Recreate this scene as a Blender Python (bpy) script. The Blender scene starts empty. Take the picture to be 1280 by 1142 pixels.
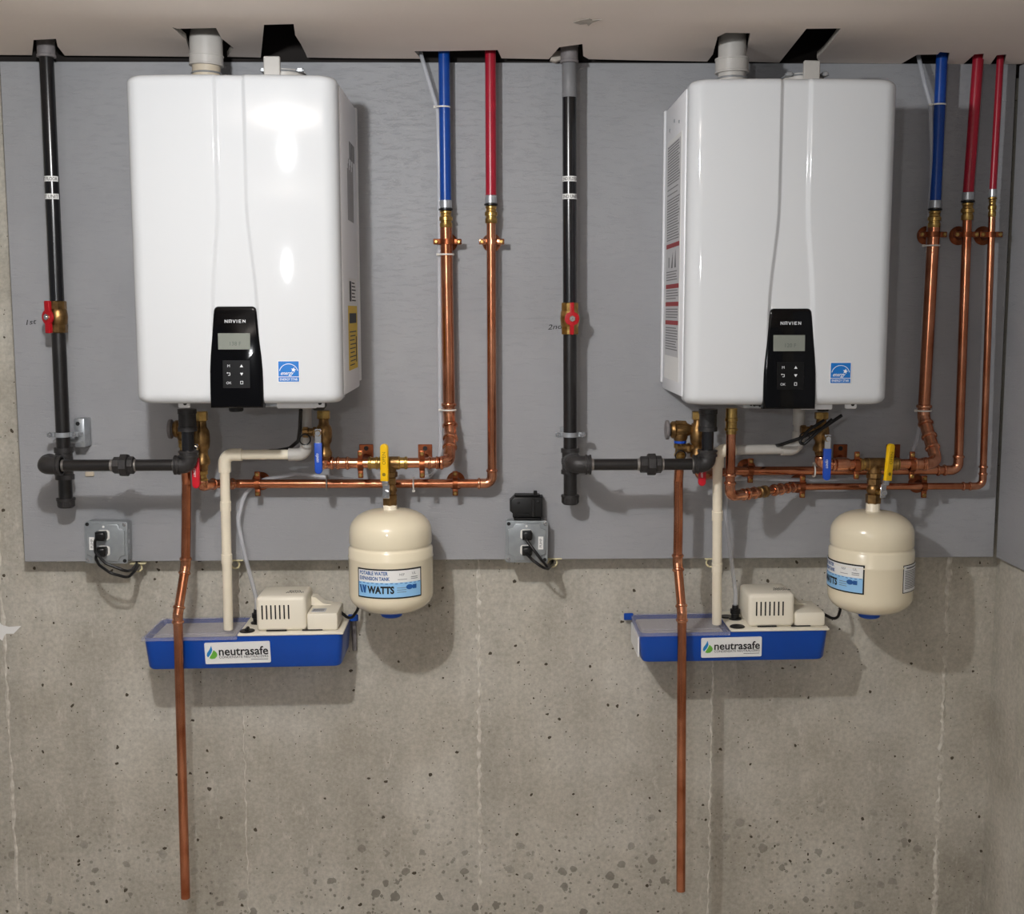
import bpy, bmesh, math, random
from mathutils import Vector, Matrix
from mathutils.geometry import tessellate_polygon
random.seed(7)
SC = bpy.context.scene
COL = SC.collection
R = math.radians

# ------------------------------------------------------------------ camera
F, PITCH, YAW, ROLL = 1517.6, 0.12018, 0.01806, -0.00132
CP = Vector((1.1657, -3.0062, 1.8232))
_f = Vector((math.sin(YAW)*math.cos(PITCH), math.cos(YAW)*math.cos(PITCH), -math.sin(PITCH)))
_r0 = Vector((math.cos(YAW), -math.sin(YAW), 0)); _u0 = _r0.cross(_f)
_r = math.cos(ROLL)*_r0 + math.sin(ROLL)*_u0
_u = -math.sin(ROLL)*_r0 + math.cos(ROLL)*_u0
cam = bpy.data.cameras.new('camera'); cam.sensor_fit = 'HORIZONTAL'; cam.sensor_width = 36; cam.lens = F*36/1280
camo = bpy.data.objects.new('camera', cam); COL.objects.link(camo)
camo.matrix_world = Matrix(((_r.x, _u.x, -_f.x, CP.x), (_r.y, _u.y, -_f.y, CP.y), (_r.z, _u.z, -_f.z, CP.z), (0, 0, 0, 1)))
SC.camera = camo

# ------------------------------------------------------------------ light
SC.view_settings.view_transform = 'Standard'; SC.view_settings.look = 'None'
SC.view_settings.gamma = 1; SC.view_settings.use_curve_mapping = False
SC.view_settings.exposure = 0.08
W = bpy.data.worlds.new('world'); SC.world = W; W.use_nodes = True
W.node_tree.nodes['Background'].inputs[0].default_value = (0.98, 0.99, 1.0, 1)
W.node_tree.nodes['Background'].inputs[1].default_value = 0.20
def bulb(name, loc, power, rad, col=(0.97, 0.985, 1.0)):
    l = bpy.data.lights.new(name, 'POINT'); l.energy = power; l.shadow_soft_size = rad; l.color = col
    o = bpy.data.objects.new(name, l); COL.objects.link(o); o.location = loc
bulb('ceiling_bulb', (0.70, -1.66, 2.32), 54, 0.030)
bulb('ceiling_bulb', (0.60, -4.0, 2.05), 36, 0.032)

# ------------------------------------------------------------------ helpers
def at(px, py, o):
    """real-world point on the plane o metres in front of the board face"""
    d = _f*F + _r*(px-640) + _u*(571-py)
    return CP + d*((-o-CP.y)/d.y)
def CZ(x): return 2.4268 - 0.0064*x
def atc(px, py):
    """point on the ceiling's lower face"""
    d = _f*F + _r*(px-640) + _u*(571-py)
    n = Vector((0.0064, 0, 1))
    return CP + d*((2.4268-n.dot(CP))/n.dot(d))
def lin(c):
    return tuple(((v/255)/12.92 if v/255 <= .04045 else ((v/255+.055)/1.055)**2.4) for v in c)

class Fr:
    def __init__(s, O, u=(1, 0, 0), v=(0, 0, 1)):
        s.O = Vector(O); s.u = Vector(u).normalized(); s.v = Vector(v).normalized(); s.n = s.u.cross(s.v)
    def p(s, x, y, d=0): return s.O + s.u*x + s.v*y + s.n*d
    def rot(s, a):
        c, q = math.cos(a), math.sin(a)
        return Fr(s.O, s.u*c + s.v*q, s.v*c - s.u*q)
class Cyl:
    """a frame wrapped round a vertical cylinder"""
    def __init__(s, C, r, a): s.C = Vector(C); s.r = r; s.a = a
    def p(s, x, y, d=0):
        t = s.a + x/s.r; r = s.r + d
        return s.C + Vector((math.sin(t)*r, -math.cos(t)*r, y))

def fillet_path(pts, rad):
    pts = [Vector(p) for p in pts]
    if rad <= 0 or len(pts) < 3: return pts
    out = [pts[0]]
    for i in range(1, len(pts)-1):
        a, b, c = pts[i-1], pts[i], pts[i+1]
        d1 = (a-b); d2 = (c-b); l1, l2 = d1.length, d2.length
        if l1 < 1e-6 or l2 < 1e-6: continue
        ang = d1.angle(d2)
        if ang > 3.1: out.append(b); continue
        t = min(rad/max(math.tan(ang/2), .05), l1*.48, l2*.48)
        p, q = b + d1/l1*t, b + d2/l2*t
        n = 7
        for k in range(n+1):
            s = k/n; w = .80
            # rational quadratic: a near-circular arc
            wm = math.sin(ang/2)
            den = (1-s)**2 + 2*wm*s*(1-s) + s*s
            out.append(((1-s)**2*p + 2*wm*s*(1-s)*b + s*s*q)/den)
    out.append(pts[-1])
    return out

class MB:
    def __init__(s): s.v = []; s.f = []
    def add(s, vs, fs):
        o = len(s.v); s.v += [Vector(v) for v in vs]; s.f += [[i+o for i in f] for f in fs]; return s
    def tube(s, pts, r, seg=14, fillet=0, caps=True):
        P = fillet_path(pts, fillet); n = len(P)
        rr = r if isinstance(r, (list, tuple)) else None
        T = []
        for i in range(n):
            a = P[max(i-1, 0)]; b = P[min(i+1, n-1)]; T.append((b-a).normalized())
        ref = Vector((0, 0, 1)) if abs(T[0].z) < .9 else Vector((1, 0, 0))
        N = (ref - T[0]*ref.dot(T[0])).normalized()
        vs = []; fs = []
        for i in range(n):
            N = (N - T[i]*N.dot(T[i])).normalized(); B = T[i].cross(N)
            q = rr[i] if rr else r
            # widen mitred corners a little so the tube keeps its bore
            for k in range(seg):
                a = 2*math.pi*k/seg; vs.append(P[i] + (N*math.cos(a) + B*math.sin(a))*q)
        for i in range(n-1):
            for k in range(seg):
                k2 = (k+1) % seg; fs.append([i*seg+k, i*seg+k2, (i+1)*seg+k2, (i+1)*seg+k])
        if caps: fs.append(list(range(seg))[::-1]); fs.append([(n-1)*seg+k for k in range(seg)])
        return s.add(vs, fs)
    def lathe(s, A, axis, prof, seg=24, phase=0):
        A = Vector(A); T = Vector(axis).normalized()
        ref = Vector((0, 0, 1)) if abs(T.z) < .9 else Vector((0, -1, 0))
        N = (ref - T*ref.dot(T)).normalized(); B = T.cross(N)
        vs = []; fs = []; n = len(prof)
        for t, r in prof:
            for k in range(seg):
                a = 2*math.pi*k/seg + phase; vs.append(A + T*t + (N*math.cos(a) + B*math.sin(a))*max(r, 1e-5))
        for i in range(n-1):
            for k in range(seg):
                k2 = (k+1) % seg; fs.append([i*seg+k, i*seg+k2, (i+1)*seg+k2, (i+1)*seg+k])
        fs.append(list(range(seg))[::-1]); fs.append([(n-1)*seg+k for k in range(seg)])
        return s.add(vs, fs)
    def cyl(s, A, B, r, seg=20, bev=0.0008):
        A = Vector(A); B = Vector(B); L = (B-A).length; b = min(bev, L*.3, r*.3)
        return s.lathe(A, B-A, [(0, r-b), (b, r), (L-b, r), (L, r-b)], seg)
    def hexa(s, A, B, r, seg=6, phase=0):
        A = Vector(A); B = Vector(B); L = (B-A).length; b = min(.0015, L*.2)
        return s.lathe(A, B-A, [(0, r*.9), (b, r), (L-b, r), (L, r*.9)], seg, phase)
    def ring(s, C, axis, R0, r, seg=24, sec=8):
        C = Vector(C); T = Vector(axis).normalized()
        ref = Vector((0, 0, 1)) if abs(T.z) < .9 else Vector((0, -1, 0))
        N = (ref - T*ref.dot(T)).normalized(); B = T.cross(N); vs = []; fs = []
        for i in range(seg):
            a = 2*math.pi*i/seg; d = N*math.cos(a) + B*math.sin(a)
            for k in range(sec):
                b = 2*math.pi*k/sec; vs.append(C + d*(R0 + r*math.cos(b)) + T*r*math.sin(b))
        for i in range(seg):
            for k in range(sec):
                i2 = (i+1) % seg; k2 = (k+1) % sec
                fs.append([i*sec+k, i2*sec+k, i2*sec+k2, i*sec+k2])
        return s.add(vs, fs)
    def rbox(s, fr, x0, x1, y0, y1, d0, d1, bev=0.0, seg=2):
        bm = bmesh.new(); bmesh.ops.create_cube(bm, size=1)
        sx, sy, sd = x1-x0, y1-y0, d1-d0
        for v in bm.verts: v.co = Vector((v.co.x*sx, v.co.y*sy, v.co.z*sd))
        if bev > 0: bmesh.ops.bevel(bm, geom=bm.edges[:], offset=min(bev, sx*.45, sy*.45, sd*.45), segments=seg, affect='EDGES', profile=.5)
        bm.verts.index_update()
        c = ((x0+x1)/2, (y0+y1)/2, (d0+d1)/2)
        vs = [fr.p(c[0]+v.co.x, c[1]+v.co.y, c[2]+v.co.z) for v in bm.verts]
        fs = [[v.index for v in f.verts] for f in bm.faces]
        bm.free(); return s.add(vs, fs)
    def prism(s, fr, poly, d0, d1, bev=0):
        n = len(poly); c = (sum(p[0] for p in poly)/n, sum(p[1] for p in poly)/n)
        a = sum(poly[i][0]*poly[(i+1) % n][1]-poly[(i+1) % n][0]*poly[i][1] for i in range(n))
        if a < 0: poly = poly[::-1]
        vs = [fr.p(x, y, d0) for x, y in poly]
        lay = [d0]
        if bev > 0:
            for k in (1, 2, 3):
                t = k/3*math.pi/2; ins = bev*(1-math.cos(t)); d = d1-bev+bev*math.sin(t)
                if k == 1: vs += [fr.p(x, y, d1-bev) for x, y in poly]
                q = []
                for i in range(n):
                    x, y = poly[i]; px, py = poly[i-1]; nx, ny = poly[(i+1) % n]
                    e1 = Vector((x-px, y-py)).normalized(); e2 = Vector((nx-x, ny-y)).normalized()
                    m = Vector((-e1.y-e2.y, e1.x+e2.x))
                    m = m.normalized() if m.length > 1e-6 else Vector((0, 0))
                    q.append(fr.p(x+m.x*ins, y+m.y*ins, d))
                vs += q
            L = 5
        else:
            vs += [fr.p(x, y, d1) for x, y in poly]; L = 2
        fs = [list(range(n))[::-1], [(L-1)*n+i for i in range(n)]]
        for l in range(L-1):
            for i in range(n):
                j = (i+1) % n; fs.append([l*n+i, l*n+j, (l+1)*n+j, (l+1)*n+i])
        return s.add(vs, fs)
    def sheet(s, fr, x0, x1, y0, y1, d0, d1, nx=1):
        """a thin sheet laid on a flat or curved frame"""
        vs = []; fs = []
        for i in range(nx+1):
            x = x0+(x1-x0)*i/nx
            vs += [fr.p(x, y0, d0), fr.p(x, y0, d1), fr.p(x, y1, d1), fr.p(x, y1, d0)]
        for i in range(nx):
            a = i*4; b = a+4
            for k in range(4):
                k2 = (k+1) % 4; fs.append([a+k, a+k2, b+k2, b+k][::-1])
        fs.append([0, 1, 2, 3][::-1]); fs.append([nx*4+k for k in (0, 1, 2, 3)])
        return s.add(vs, fs)
    def text(s, fr, string, size, x=0, y=0, d=.0006, bold=0, align='CENTER', sx=1, shear=0, fit=None):
        vs, fs = text_mesh(string, bold, shear)
        if not vs: return s
        x0 = min(v[0] for v in vs); x1 = max(v[0] for v in vs); h = 0.72
        k = size/h; kx = k*sx
        if fit: kx = fit/(x1-x0)
        off = {'CENTER': (x0+x1)/2, 'LEFT': x0, 'RIGHT': x1}[align]
        return s.add([fr.p(x+(v[0]-off)*kx, y+v[1]*k-size/2, d) for v in vs], fs)
    def build(s, name, mat, parent=None, angle=38, sm=True):
        me = bpy.data.meshes.new(name); me.from_pydata([tuple(v) for v in s.v], [], s.f); me.update()
        bm = bmesh.new(); bm.from_mesh(me); bmesh.ops.recalc_face_normals(bm, faces=bm.faces[:]); bm.to_mesh(me); bm.free()
        if sm:
            for p in me.polygons: p.use_smooth = True
            me.set_sharp_from_angle(angle=R(angle))
        me.materials.append(mat)
        o = bpy.data.objects.new(name, me); COL.objects.link(o)
        if parent:
            o.parent = parent; o.matrix_parent_inverse = parent_world(parent).inverted()
        return o
    def flat(s, name, mat, parent=None):      # print: keep face winding
        me = bpy.data.meshes.new(name); me.from_pydata([tuple(v) for v in s.v], [], s.f); me.update(); me.materials.append(mat)
        o = bpy.data.objects.new(name, me); COL.objects.link(o)
        if parent: o.parent = parent; o.matrix_parent_inverse = parent_world(parent).inverted()
        return o
def parent_world(p):
    M = Matrix.Translation(p.location)
    if p.parent: M = parent_world(p.parent) @ p.matrix_parent_inverse @ M
    return M
_tc = {}
def text_mesh(string, bold, shear):
    k = (string, bold, shear)
    if k in _tc: return _tc[k]
    c = bpy.data.curves.new('t', 'FONT'); c.body = string; c.size = 1; c.offset = bold; c.shear = shear; c.resolution_u = 3
    o = bpy.data.objects.new('t', c); COL.objects.link(o); bpy.context.view_layer.update()
    me = bpy.data.meshes.new_from_object(o.evaluated_get(bpy.context.evaluated_depsgraph_get()))
    r = ([tuple(v.co) for v in me.vertices], [list(p.vertices) for p in me.polygons])
    bpy.data.objects.remove(o); bpy.data.curves.remove(c); bpy.data.meshes.remove(me)
    _tc[k] = r; return r

def tag(o, label=None, cat=None, group=None, kind=None):
    if label: o['label'] = label
    if cat: o['category'] = cat
    if group: o['group'] = group
    if kind: o['kind'] = kind
    return o
def thing(name, loc, label, cat, group=None):
    o = bpy.data.objects.new(name, None); o.empty_display_size = .05; COL.objects.link(o); o.location = loc
    return tag(o, label, cat, group)

# ------------------------------------------------------------------ materials
def mat(name, col, rough=.5, metal=0, var=0, vscale=20, bump=0, bscale=60, coat=0, spec=.5, stretch=None, trans=0, ior=1.45, col2=None):
    m = bpy.data.materials.new(name); m.use_nodes = True; nt = m.node_tree; b = nt.nodes['Principled BSDF']
    c = lin(col); b.inputs['Base Color'].default_value = (*c, 1); b.inputs['Roughness'].default_value = rough
    b.inputs['Metallic'].default_value = metal; b.inputs['Coat Weight'].default_value = coat
    b.inputs['Specular IOR Level'].default_value = spec; b.inputs['Transmission Weight'].default_value = trans; b.inputs['IOR'].default_value = ior
    if var or bump or col2:
        g = nt.nodes.new('ShaderNodeNewGeometry'); mp = nt.nodes.new('ShaderNodeMapping'); nt.links.new(g.outputs['Position'], mp.inputs[0])
        if stretch: mp.inputs['Scale'].default_value = stretch
    if var or col2:
        n = nt.nodes.new('ShaderNodeTexNoise'); n.inputs['Scale'].default_value = vscale; n.inputs['Detail'].default_value = 5
        nt.links.new(mp.outputs[0], n.inputs['Vector'])
        r = nt.nodes.new('ShaderNodeValToRGB'); r.color_ramp.elements[0].position = .3; r.color_ramp.elements[1].position = .7
        lo = lin(col2) if col2 else tuple(x*(1-var) for x in c); hi = c if col2 else tuple(min(1, x*(1+var)) for x in c)
        r.color_ramp.elements[0].color = (*lo, 1); r.color_ramp.elements[1].color = (*hi, 1)
        nt.links.new(n.outputs['Fac'], r.inputs[0]); nt.links.new(r.outputs[0], b.inputs['Base Color'])
    if bump:
        n2 = nt.nodes.new('ShaderNodeTexNoise'); n2.inputs['Scale'].default_value = bscale; n2.inputs['Detail'].default_value = 4
        nt.links.new(mp.outputs[0], n2.inputs['Vector'])
        bp = nt.nodes.new('ShaderNodeBump'); bp.inputs['Strength'].default_value = bump; bp.inputs['Distance'].default_value = .003
        nt.links.new(n2.outputs['Fac'], bp.inputs['Height']); nt.links.new(bp.outputs[0], b.inputs['Normal'])
    return m

def clear_mat(name, col, fac, rough):
    m = bpy.data.materials.new(name); m.use_nodes = True; nt = m.node_tree; b = nt.nodes['Principled BSDF']
    b.inputs['Base Color'].default_value = (*lin(col), 1); b.inputs['Roughness'].default_value = rough
    t = nt.nodes.new('ShaderNodeBsdfTransparent'); x = nt.nodes.new('ShaderNodeMixShader'); x.inputs[0].default_value = fac
    nt.links.new(t.outputs[0], x.inputs[1]); nt.links.new(b.outputs[0], x.inputs[2]); nt.links.new(x.outputs[0], nt.nodes['Material Output'].inputs[0])
    return m

def concrete_mat():
    m = bpy.data.materials.new('concrete'); m.use_nodes = True; nt = m.node_tree; N = nt.nodes; L = nt.links; b = N['Principled BSDF']
    b.inputs['Roughness'].default_value = .82; b.inputs['Specular IOR Level'].default_value = .3
    g = N.new('ShaderNodeNewGeometry')
    def noise(sc, det=6, rough=.6, st=None):
        n = N.new('ShaderNodeTexNoise'); n.inputs['Scale'].default_value = sc; n.inputs['Detail'].default_value = det; n.inputs['Roughness'].default_value = rough
        if st:
            mp = N.new('ShaderNodeMapping'); mp.inputs['Scale'].default_value = st; L.new(g.outputs['Position'], mp.inputs[0]); L.new(mp.outputs[0], n.inputs['Vector'])
        else: L.new(g.outputs['Position'], n.inputs['Vector'])
        return n.outputs['Fac']
    def ramp(x, stops):
        r = N.new('ShaderNodeValToRGB'); e = r.color_ramp.elements
        while len(e) < len(stops): e.new(.5)
        for k, (p, c) in enumerate(stops): e[k].position = p; e[k].color = (*c, 1) if not isinstance(c, float) else (c, c, c, 1)
        L.new(x, r.inputs[0]); return r.outputs[0]
    def mix(fac, a, c, mode='MIX'):
        x = N.new('ShaderNodeMix'); x.data_type = 'RGBA'; x.blend_type = mode
        for s, v in ((0, fac), (6, a), (7, c)):
            if isinstance(v, float): x.inputs[s].default_value = v
            elif isinstance(v, tuple): x.inputs[s].default_value = (*v, 1)
            else: L.new(v, x.inputs[s])
        return x.outputs[2]
    def math_(op, a, c=0.0):
        x = N.new('ShaderNodeMath'); x.operation = op
        for s, v in ((0, a), (1, c)):
            if isinstance(v, (float, int)): x.inputs[s].default_value = v
            else: L.new(v, x.inputs[s])
        return x.outputs[0]
    base = ramp(noise(3.2, 8, .62), [(.25, lin((158, 152, 139))), (.5, lin((184, 179, 167))), (.75, lin((204, 200, 190)))])
    fine = ramp(noise(90, 5, .7), [(.3, .80), (.7, 1.14)])
    col = mix(1.0, base, fine, 'MULTIPLY')
    streak = ramp(noise(9, 4, .6, (1, 1, .12)), [(.35, .90), (.65, 1.06)])
    col = mix(1.0, col, streak, 'MULTIPLY')
    # pale scuffs
    sc = ramp(noise(26, 6, .75, (1.4, 1, .5)), [(.575, 0.0), (.68, .6)])
    col = mix(sc, col, lin((205, 201, 190)))
    # bug holes at two sizes
    def pits(scale, thr, chance):
        v = N.new('ShaderNodeTexVoronoi'); v.inputs['Scale'].default_value = scale; v.inputs['Randomness'].default_value = 1
        nz = N.new('ShaderNodeTexNoise'); nz.inputs['Scale'].default_value = scale*2.3; nz.inputs['Detail'].default_value = 2
        L.new(g.outputs['Position'], nz.inputs['Vector'])
        ad = N.new('ShaderNodeVectorMath'); ad.operation = 'MULTIPLY_ADD'; L.new(nz.outputs['Color'], ad.inputs[0]); ad.inputs[1].default_value = (.35/scale,)*3; L.new(g.outputs['Position'], ad.inputs[2])
        L.new(ad.outputs[0], v.inputs['Vector'])
        sp = N.new('ShaderNodeSeparateColor'); L.new(v.outputs['Color'], sp.inputs[0])
        on = math_('LESS_THAN', sp.outputs[0], chance)
        size = math_('MULTIPLY', sp.outputs[1], thr)
        inside = math_('LESS_THAN', v.outputs['Distance'], size)
        return math_('MULTIPLY', on, inside)
    p = math_('MAXIMUM', pits(26, .17, .42), pits(75, .25, .36))
    col = mix(p, col, lin((78, 70, 58)))  # shade inside the holes is put into the base colour
    # damp spots low on the wall
    sx = N.new('ShaderNodeSeparateXYZ'); L.new(g.outputs['Position'], sx.inputs[0])
    low = N.new('ShaderNodeMapRange'); L.new(sx.outputs[2], low.inputs[0]); low.inputs[1].default_value = .62; low.inputs[2].default_value = .30; low.inputs[3].default_value = 0; low.inputs[4].default_value = 1
    mid = ramp(noise(2.2, 2), [(.38, 0.0), (.55, 1.0)])
    sp = math_('MULTIPLY', math_('MULTIPLY', math_('MAXIMUM', pits(34, .46, .5), pits(80, .42, .3)), low.outputs[0]), mid)
    col = mix(math_('MULTIPLY', sp, .62), col, lin((84, 80, 70)))
    L.new(col, b.inputs['Base Color'])
    h = math_('SUBTRACT', math_('MULTIPLY', noise(120, 5, .65), .5), math_('MULTIPLY', p, 2.0))
    bp = N.new('ShaderNodeBump'); bp.inputs['Strength'].default_value = .5; bp.inputs['Distance'].default_value = .002
    L.new(h, bp.inputs['Height']); L.new(bp.outputs[0], b.inputs['Normal'])
    return m

def board_mat(name='painted_plywood', st=(1, 1, 5)):
    m = bpy.data.materials.new(name); m.use_nodes = True; nt = m.node_tree; N = nt.nodes; L = nt.links; b = N['Principled BSDF']
    b.inputs['Roughness'].default_value = .55; b.inputs['Specular IOR Level'].default_value = .3
    g = N.new('ShaderNodeNewGeometry'); mp = N.new('ShaderNodeMapping'); mp.inputs['Scale'].default_value = st; L.new(g.outputs['Position'], mp.inputs[0])
    n = N.new('ShaderNodeTexNoise'); n.inputs['Scale'].default_value = 2.5; n.inputs['Detail'].default_value = 6; L.new(g.outputs['Position'], n.inputs['Vector'])
    r = N.new('ShaderNodeValToRGB'); e = r.color_ramp.elements
    e[0].position = .3; e[0].color = (*lin((147, 148, 151)), 1); e[1].position = .7; e[1].color = (*lin((160, 161, 164)), 1)
    L.new(n.outputs['Fac'], r.inputs[0])
    # knots and filled dents: short dark specks
    v = N.new('ShaderNodeTexVoronoi'); v.inputs['Scale'].default_value = 11; mp2 = N.new('ShaderNodeMapping'); mp2.inputs['Scale'].default_value = (.8, 1, 1.3)
    L.new(g.outputs['Position'], mp2.inputs[0]); L.new(mp2.outputs[0], v.inputs['Vector'])
    sc = N.new('ShaderNodeSeparateColor'); L.new(v.outputs['Color'], sc.inputs[0])
    def mt(op, a, c):
        x = N.new('ShaderNodeMath'); x.operation = op
        for i, q in ((0, a), (1, c)):
            if isinstance(q, float): x.inputs[i].default_value = q
            else: L.new(q, x.inputs[i])
        return x.outputs[0]
    speck = mt('MULTIPLY', mt('LESS_THAN', v.outputs['Distance'], mt('MULTIPLY', sc.outputs[1], .022)), mt('LESS_THAN', sc.outputs[0], .45))
    mx = N.new('ShaderNodeMix'); mx.data_type = 'RGBA'; L.new(speck, mx.inputs[0]); L.new(r.outputs[0], mx.inputs[6]); mx.inputs[7].default_value = (*lin((84, 84, 84)), 1)
    L.new(mx.outputs[2], b.inputs['Base Color'])
    n2 = N.new('ShaderNodeTexNoise'); n2.inputs['Scale'].default_value = 22; n2.inputs['Detail'].default_value = 7; n2.inputs['Roughness'].default_value = .7; L.new(mp.outputs[0], n2.inputs['Vector'])
    n3 = N.new('ShaderNodeTexNoise'); n3.inputs['Scale'].default_value = 150; n3.inputs['Detail'].default_value = 3; L.new(g.outputs['Position'], n3.inputs['Vector'])
    rr = N.new('ShaderNodeValToRGB'); rr.color_ramp.elements[0].position = .30; rr.color_ramp.elements[1].position = .48
    L.new(n2.outputs['Fac'], rr.inputs[0])
    hh = mt('ADD', mt('MULTIPLY', rr.outputs[0], 1.0), mt('MULTIPLY', n3.outputs['Fac'], .5))
    bp = N.new('ShaderNodeBump'); bp.inputs['Strength'].default_value = .55; bp.inputs['Distance'].default_value = .0013
    L.new(hh, bp.inputs['Height']); L.new(bp.outputs[0], b.inputs['Normal'])
    return m

M = {
 'concrete': concrete_mat(), 'board': board_mat(), 'board_side': board_mat('painted_plywood_side', (1, 1, 5)),
 'ply': mat('plywood_edge', (120, 112, 100), .8, var=.2, vscale=80),
 'ceiling': mat('drywall_paint', (236, 224, 214), .85, var=.03, vscale=3, bump=.12, bscale=140),
 'gypsum': mat('gypsum_edge', (176, 168, 158), .9, var=.15, vscale=60),
 'void': mat('void_shade', (40, 36, 34), .95, var=.3, vscale=8),  # near-black colour stands in for unlit hollow space
 'seam': mat('seam_mortar', (222, 218, 208), .85, col2=(176, 170, 157), vscale=60, bump=.5, bscale=200),
 'floor': mat('floor_concrete', (184, 176, 166), .8, var=.1, vscale=5),
 'white': mat('white_enamel', (208, 210, 212), .05, spec=.34, bump=.006, bscale=420),
 'casing': mat('white_casing', (234, 235, 238), .38, bump=.05, bscale=300),
 'black': mat('black_gloss', (2, 2, 4), .07, spec=.3),
 'blackplastic': mat('black_plastic', (18, 18, 19), .42),
 'rubber': mat('black_rubber', (14, 14, 15), .35),
 'key': mat('keypad', (10, 10, 12), .3, spec=.3),
 'lcd': mat('lcd_glass', (124, 128, 120), .2),
 'lcdink': mat('lcd_segment', (80, 86, 80), .3),
 'ink': mat('ink_white', (228, 230, 232), .5),
 'inkblack': mat('ink_black', (18, 18, 20), .6),
 'inkgrey': mat('ink_grey', (110, 110, 112), .6),
 'inkblue': mat('ink_blue', (28, 84, 150), .5),
 'inkred': mat('ink_red', (150, 48, 52), .6),
 'starblue': mat('star_blue', (12, 108, 188), .4),
 'paper': mat('paper', (232, 232, 230), .6),
 'silverlabel': mat('silver_label', (196, 196, 198), .4),
 'yellowpaper': mat('yellow_paper', (224, 190, 54), .6),
 'iron': mat('black_iron', (26, 24, 24), .32, spec=.6, var=.25, vscale=40, bump=.08, bscale=160),
 'ironpipe': mat('black_pipe', (13, 13, 17), .22, spec=.7, var=.2, vscale=30),
 'castiron': mat('cast_iron', (42, 40, 40), .45, spec=.5, var=.2, vscale=60, bump=.25, bscale=260),
 'ironbare': mat('bare_thread', (150, 146, 142), .35, metal=.8, bump=.3, bscale=400),
 'dusty': mat('dusty_grey_iron', (122, 117, 117), .6, var=.2, vscale=50, bump=.2, bscale=200),
 'greywash': mat('grey_primer', (122, 122, 124), .5, var=.15, vscale=20),
 'copper': mat('copper', (214, 146, 112), .2, metal=1, col2=(170, 100, 68), vscale=14, stretch=(1, 1, 1)),
 'copperfit': mat('copper_fitting', (228, 166, 132), .22, metal=1, col2=(184, 116, 84), vscale=50),
 'copperdark': mat('copper_plated_strap', (160, 92, 58), .4, metal=.9, col2=(112, 62, 40), vscale=40),
 'brass': mat('brass', (206, 172, 104), .3, metal=1, col2=(150, 116, 66), vscale=60, bump=.15, bscale=200),
 'bronze': mat('bronze', (158, 124, 78), .36, metal=.9, col2=(104, 78, 48), vscale=60, bump=.2, bscale=220),
 'chrome': mat('chrome', (220, 220, 222), .18, metal=1),
 'zinc': mat('galvanised_steel', (176, 180, 184), .3, metal=.6, var=.12, vscale=70),
 'boxsteel': mat('outlet_box_steel', (152, 157, 160), .3, metal=.35, var=.08, vscale=50),
 'pvc': mat('cpvc_cream', (240, 230, 208), .32, var=.02, vscale=30),
 'pvcgrey': mat('pvc_white', (188, 184, 178), .4, var=.04, vscale=30),
 'pvcprimer': mat('pvc_primed', (196, 184, 164), .5, var=.08, vscale=60),
 'pexblue': mat('pex_blue', (14, 66, 150), .3, spec=.5, var=.06, vscale=30),
 'pexred': mat('pex_red', (160, 26, 46), .3, spec=.5, var=.06, vscale=30),
 'red': mat('red_enamel', (172, 14, 26), .35, var=.08, vscale=40),
 'bluevinyl': mat('blue_vinyl', (26, 74, 176), .35),
 'redvinyl': mat('red_vinyl', (190, 18, 36), .35),
 'yellow': mat('yellow_vinyl', (238, 190, 14), .35),
 'yellowink': mat('yellow_ink', (132, 110, 14), .5),
 'tank': mat('tank_cream', (236, 225, 198), .22, coat=.3, bump=.02, bscale=200),
 'blueplastic': mat('blue_plastic', (0, 68, 164), .34, var=.05, vscale=15),
 'bluecap': mat('blue_cap', (24, 80, 180), .4),
 'labelblue': mat('label_light_blue', (146, 196, 236), .5),
 'pump': mat('pump_cream', (236, 229, 212), .4),
 'pumpdark': mat('pump_slot', (24, 20, 16), .8),
 'clearlid': clear_mat('clear_plastic', (198, 198, 214), .22, .08),
 'media': mat('white_media', (206, 200, 194), .9, var=.15, vscale=200, bump=.6, bscale=150),
 'tube': clear_mat('clear_vinyl', (212, 214, 220), .42, .15),
 'tie': mat('nylon_tie', (226, 222, 214), .4),
 'tiegrey': mat('nylon_tie_grey', (150, 146, 142), .4),
 'receptacle': mat('receptacle_white', (230, 228, 222), .35),
 'green': mat('leaf_green', (104, 176, 60), .5),
 'drop': mat('drop_blue', (30, 130, 196), .5),
 'clip': mat('plastic_bushing', (222, 212, 170), .5),
}

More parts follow.
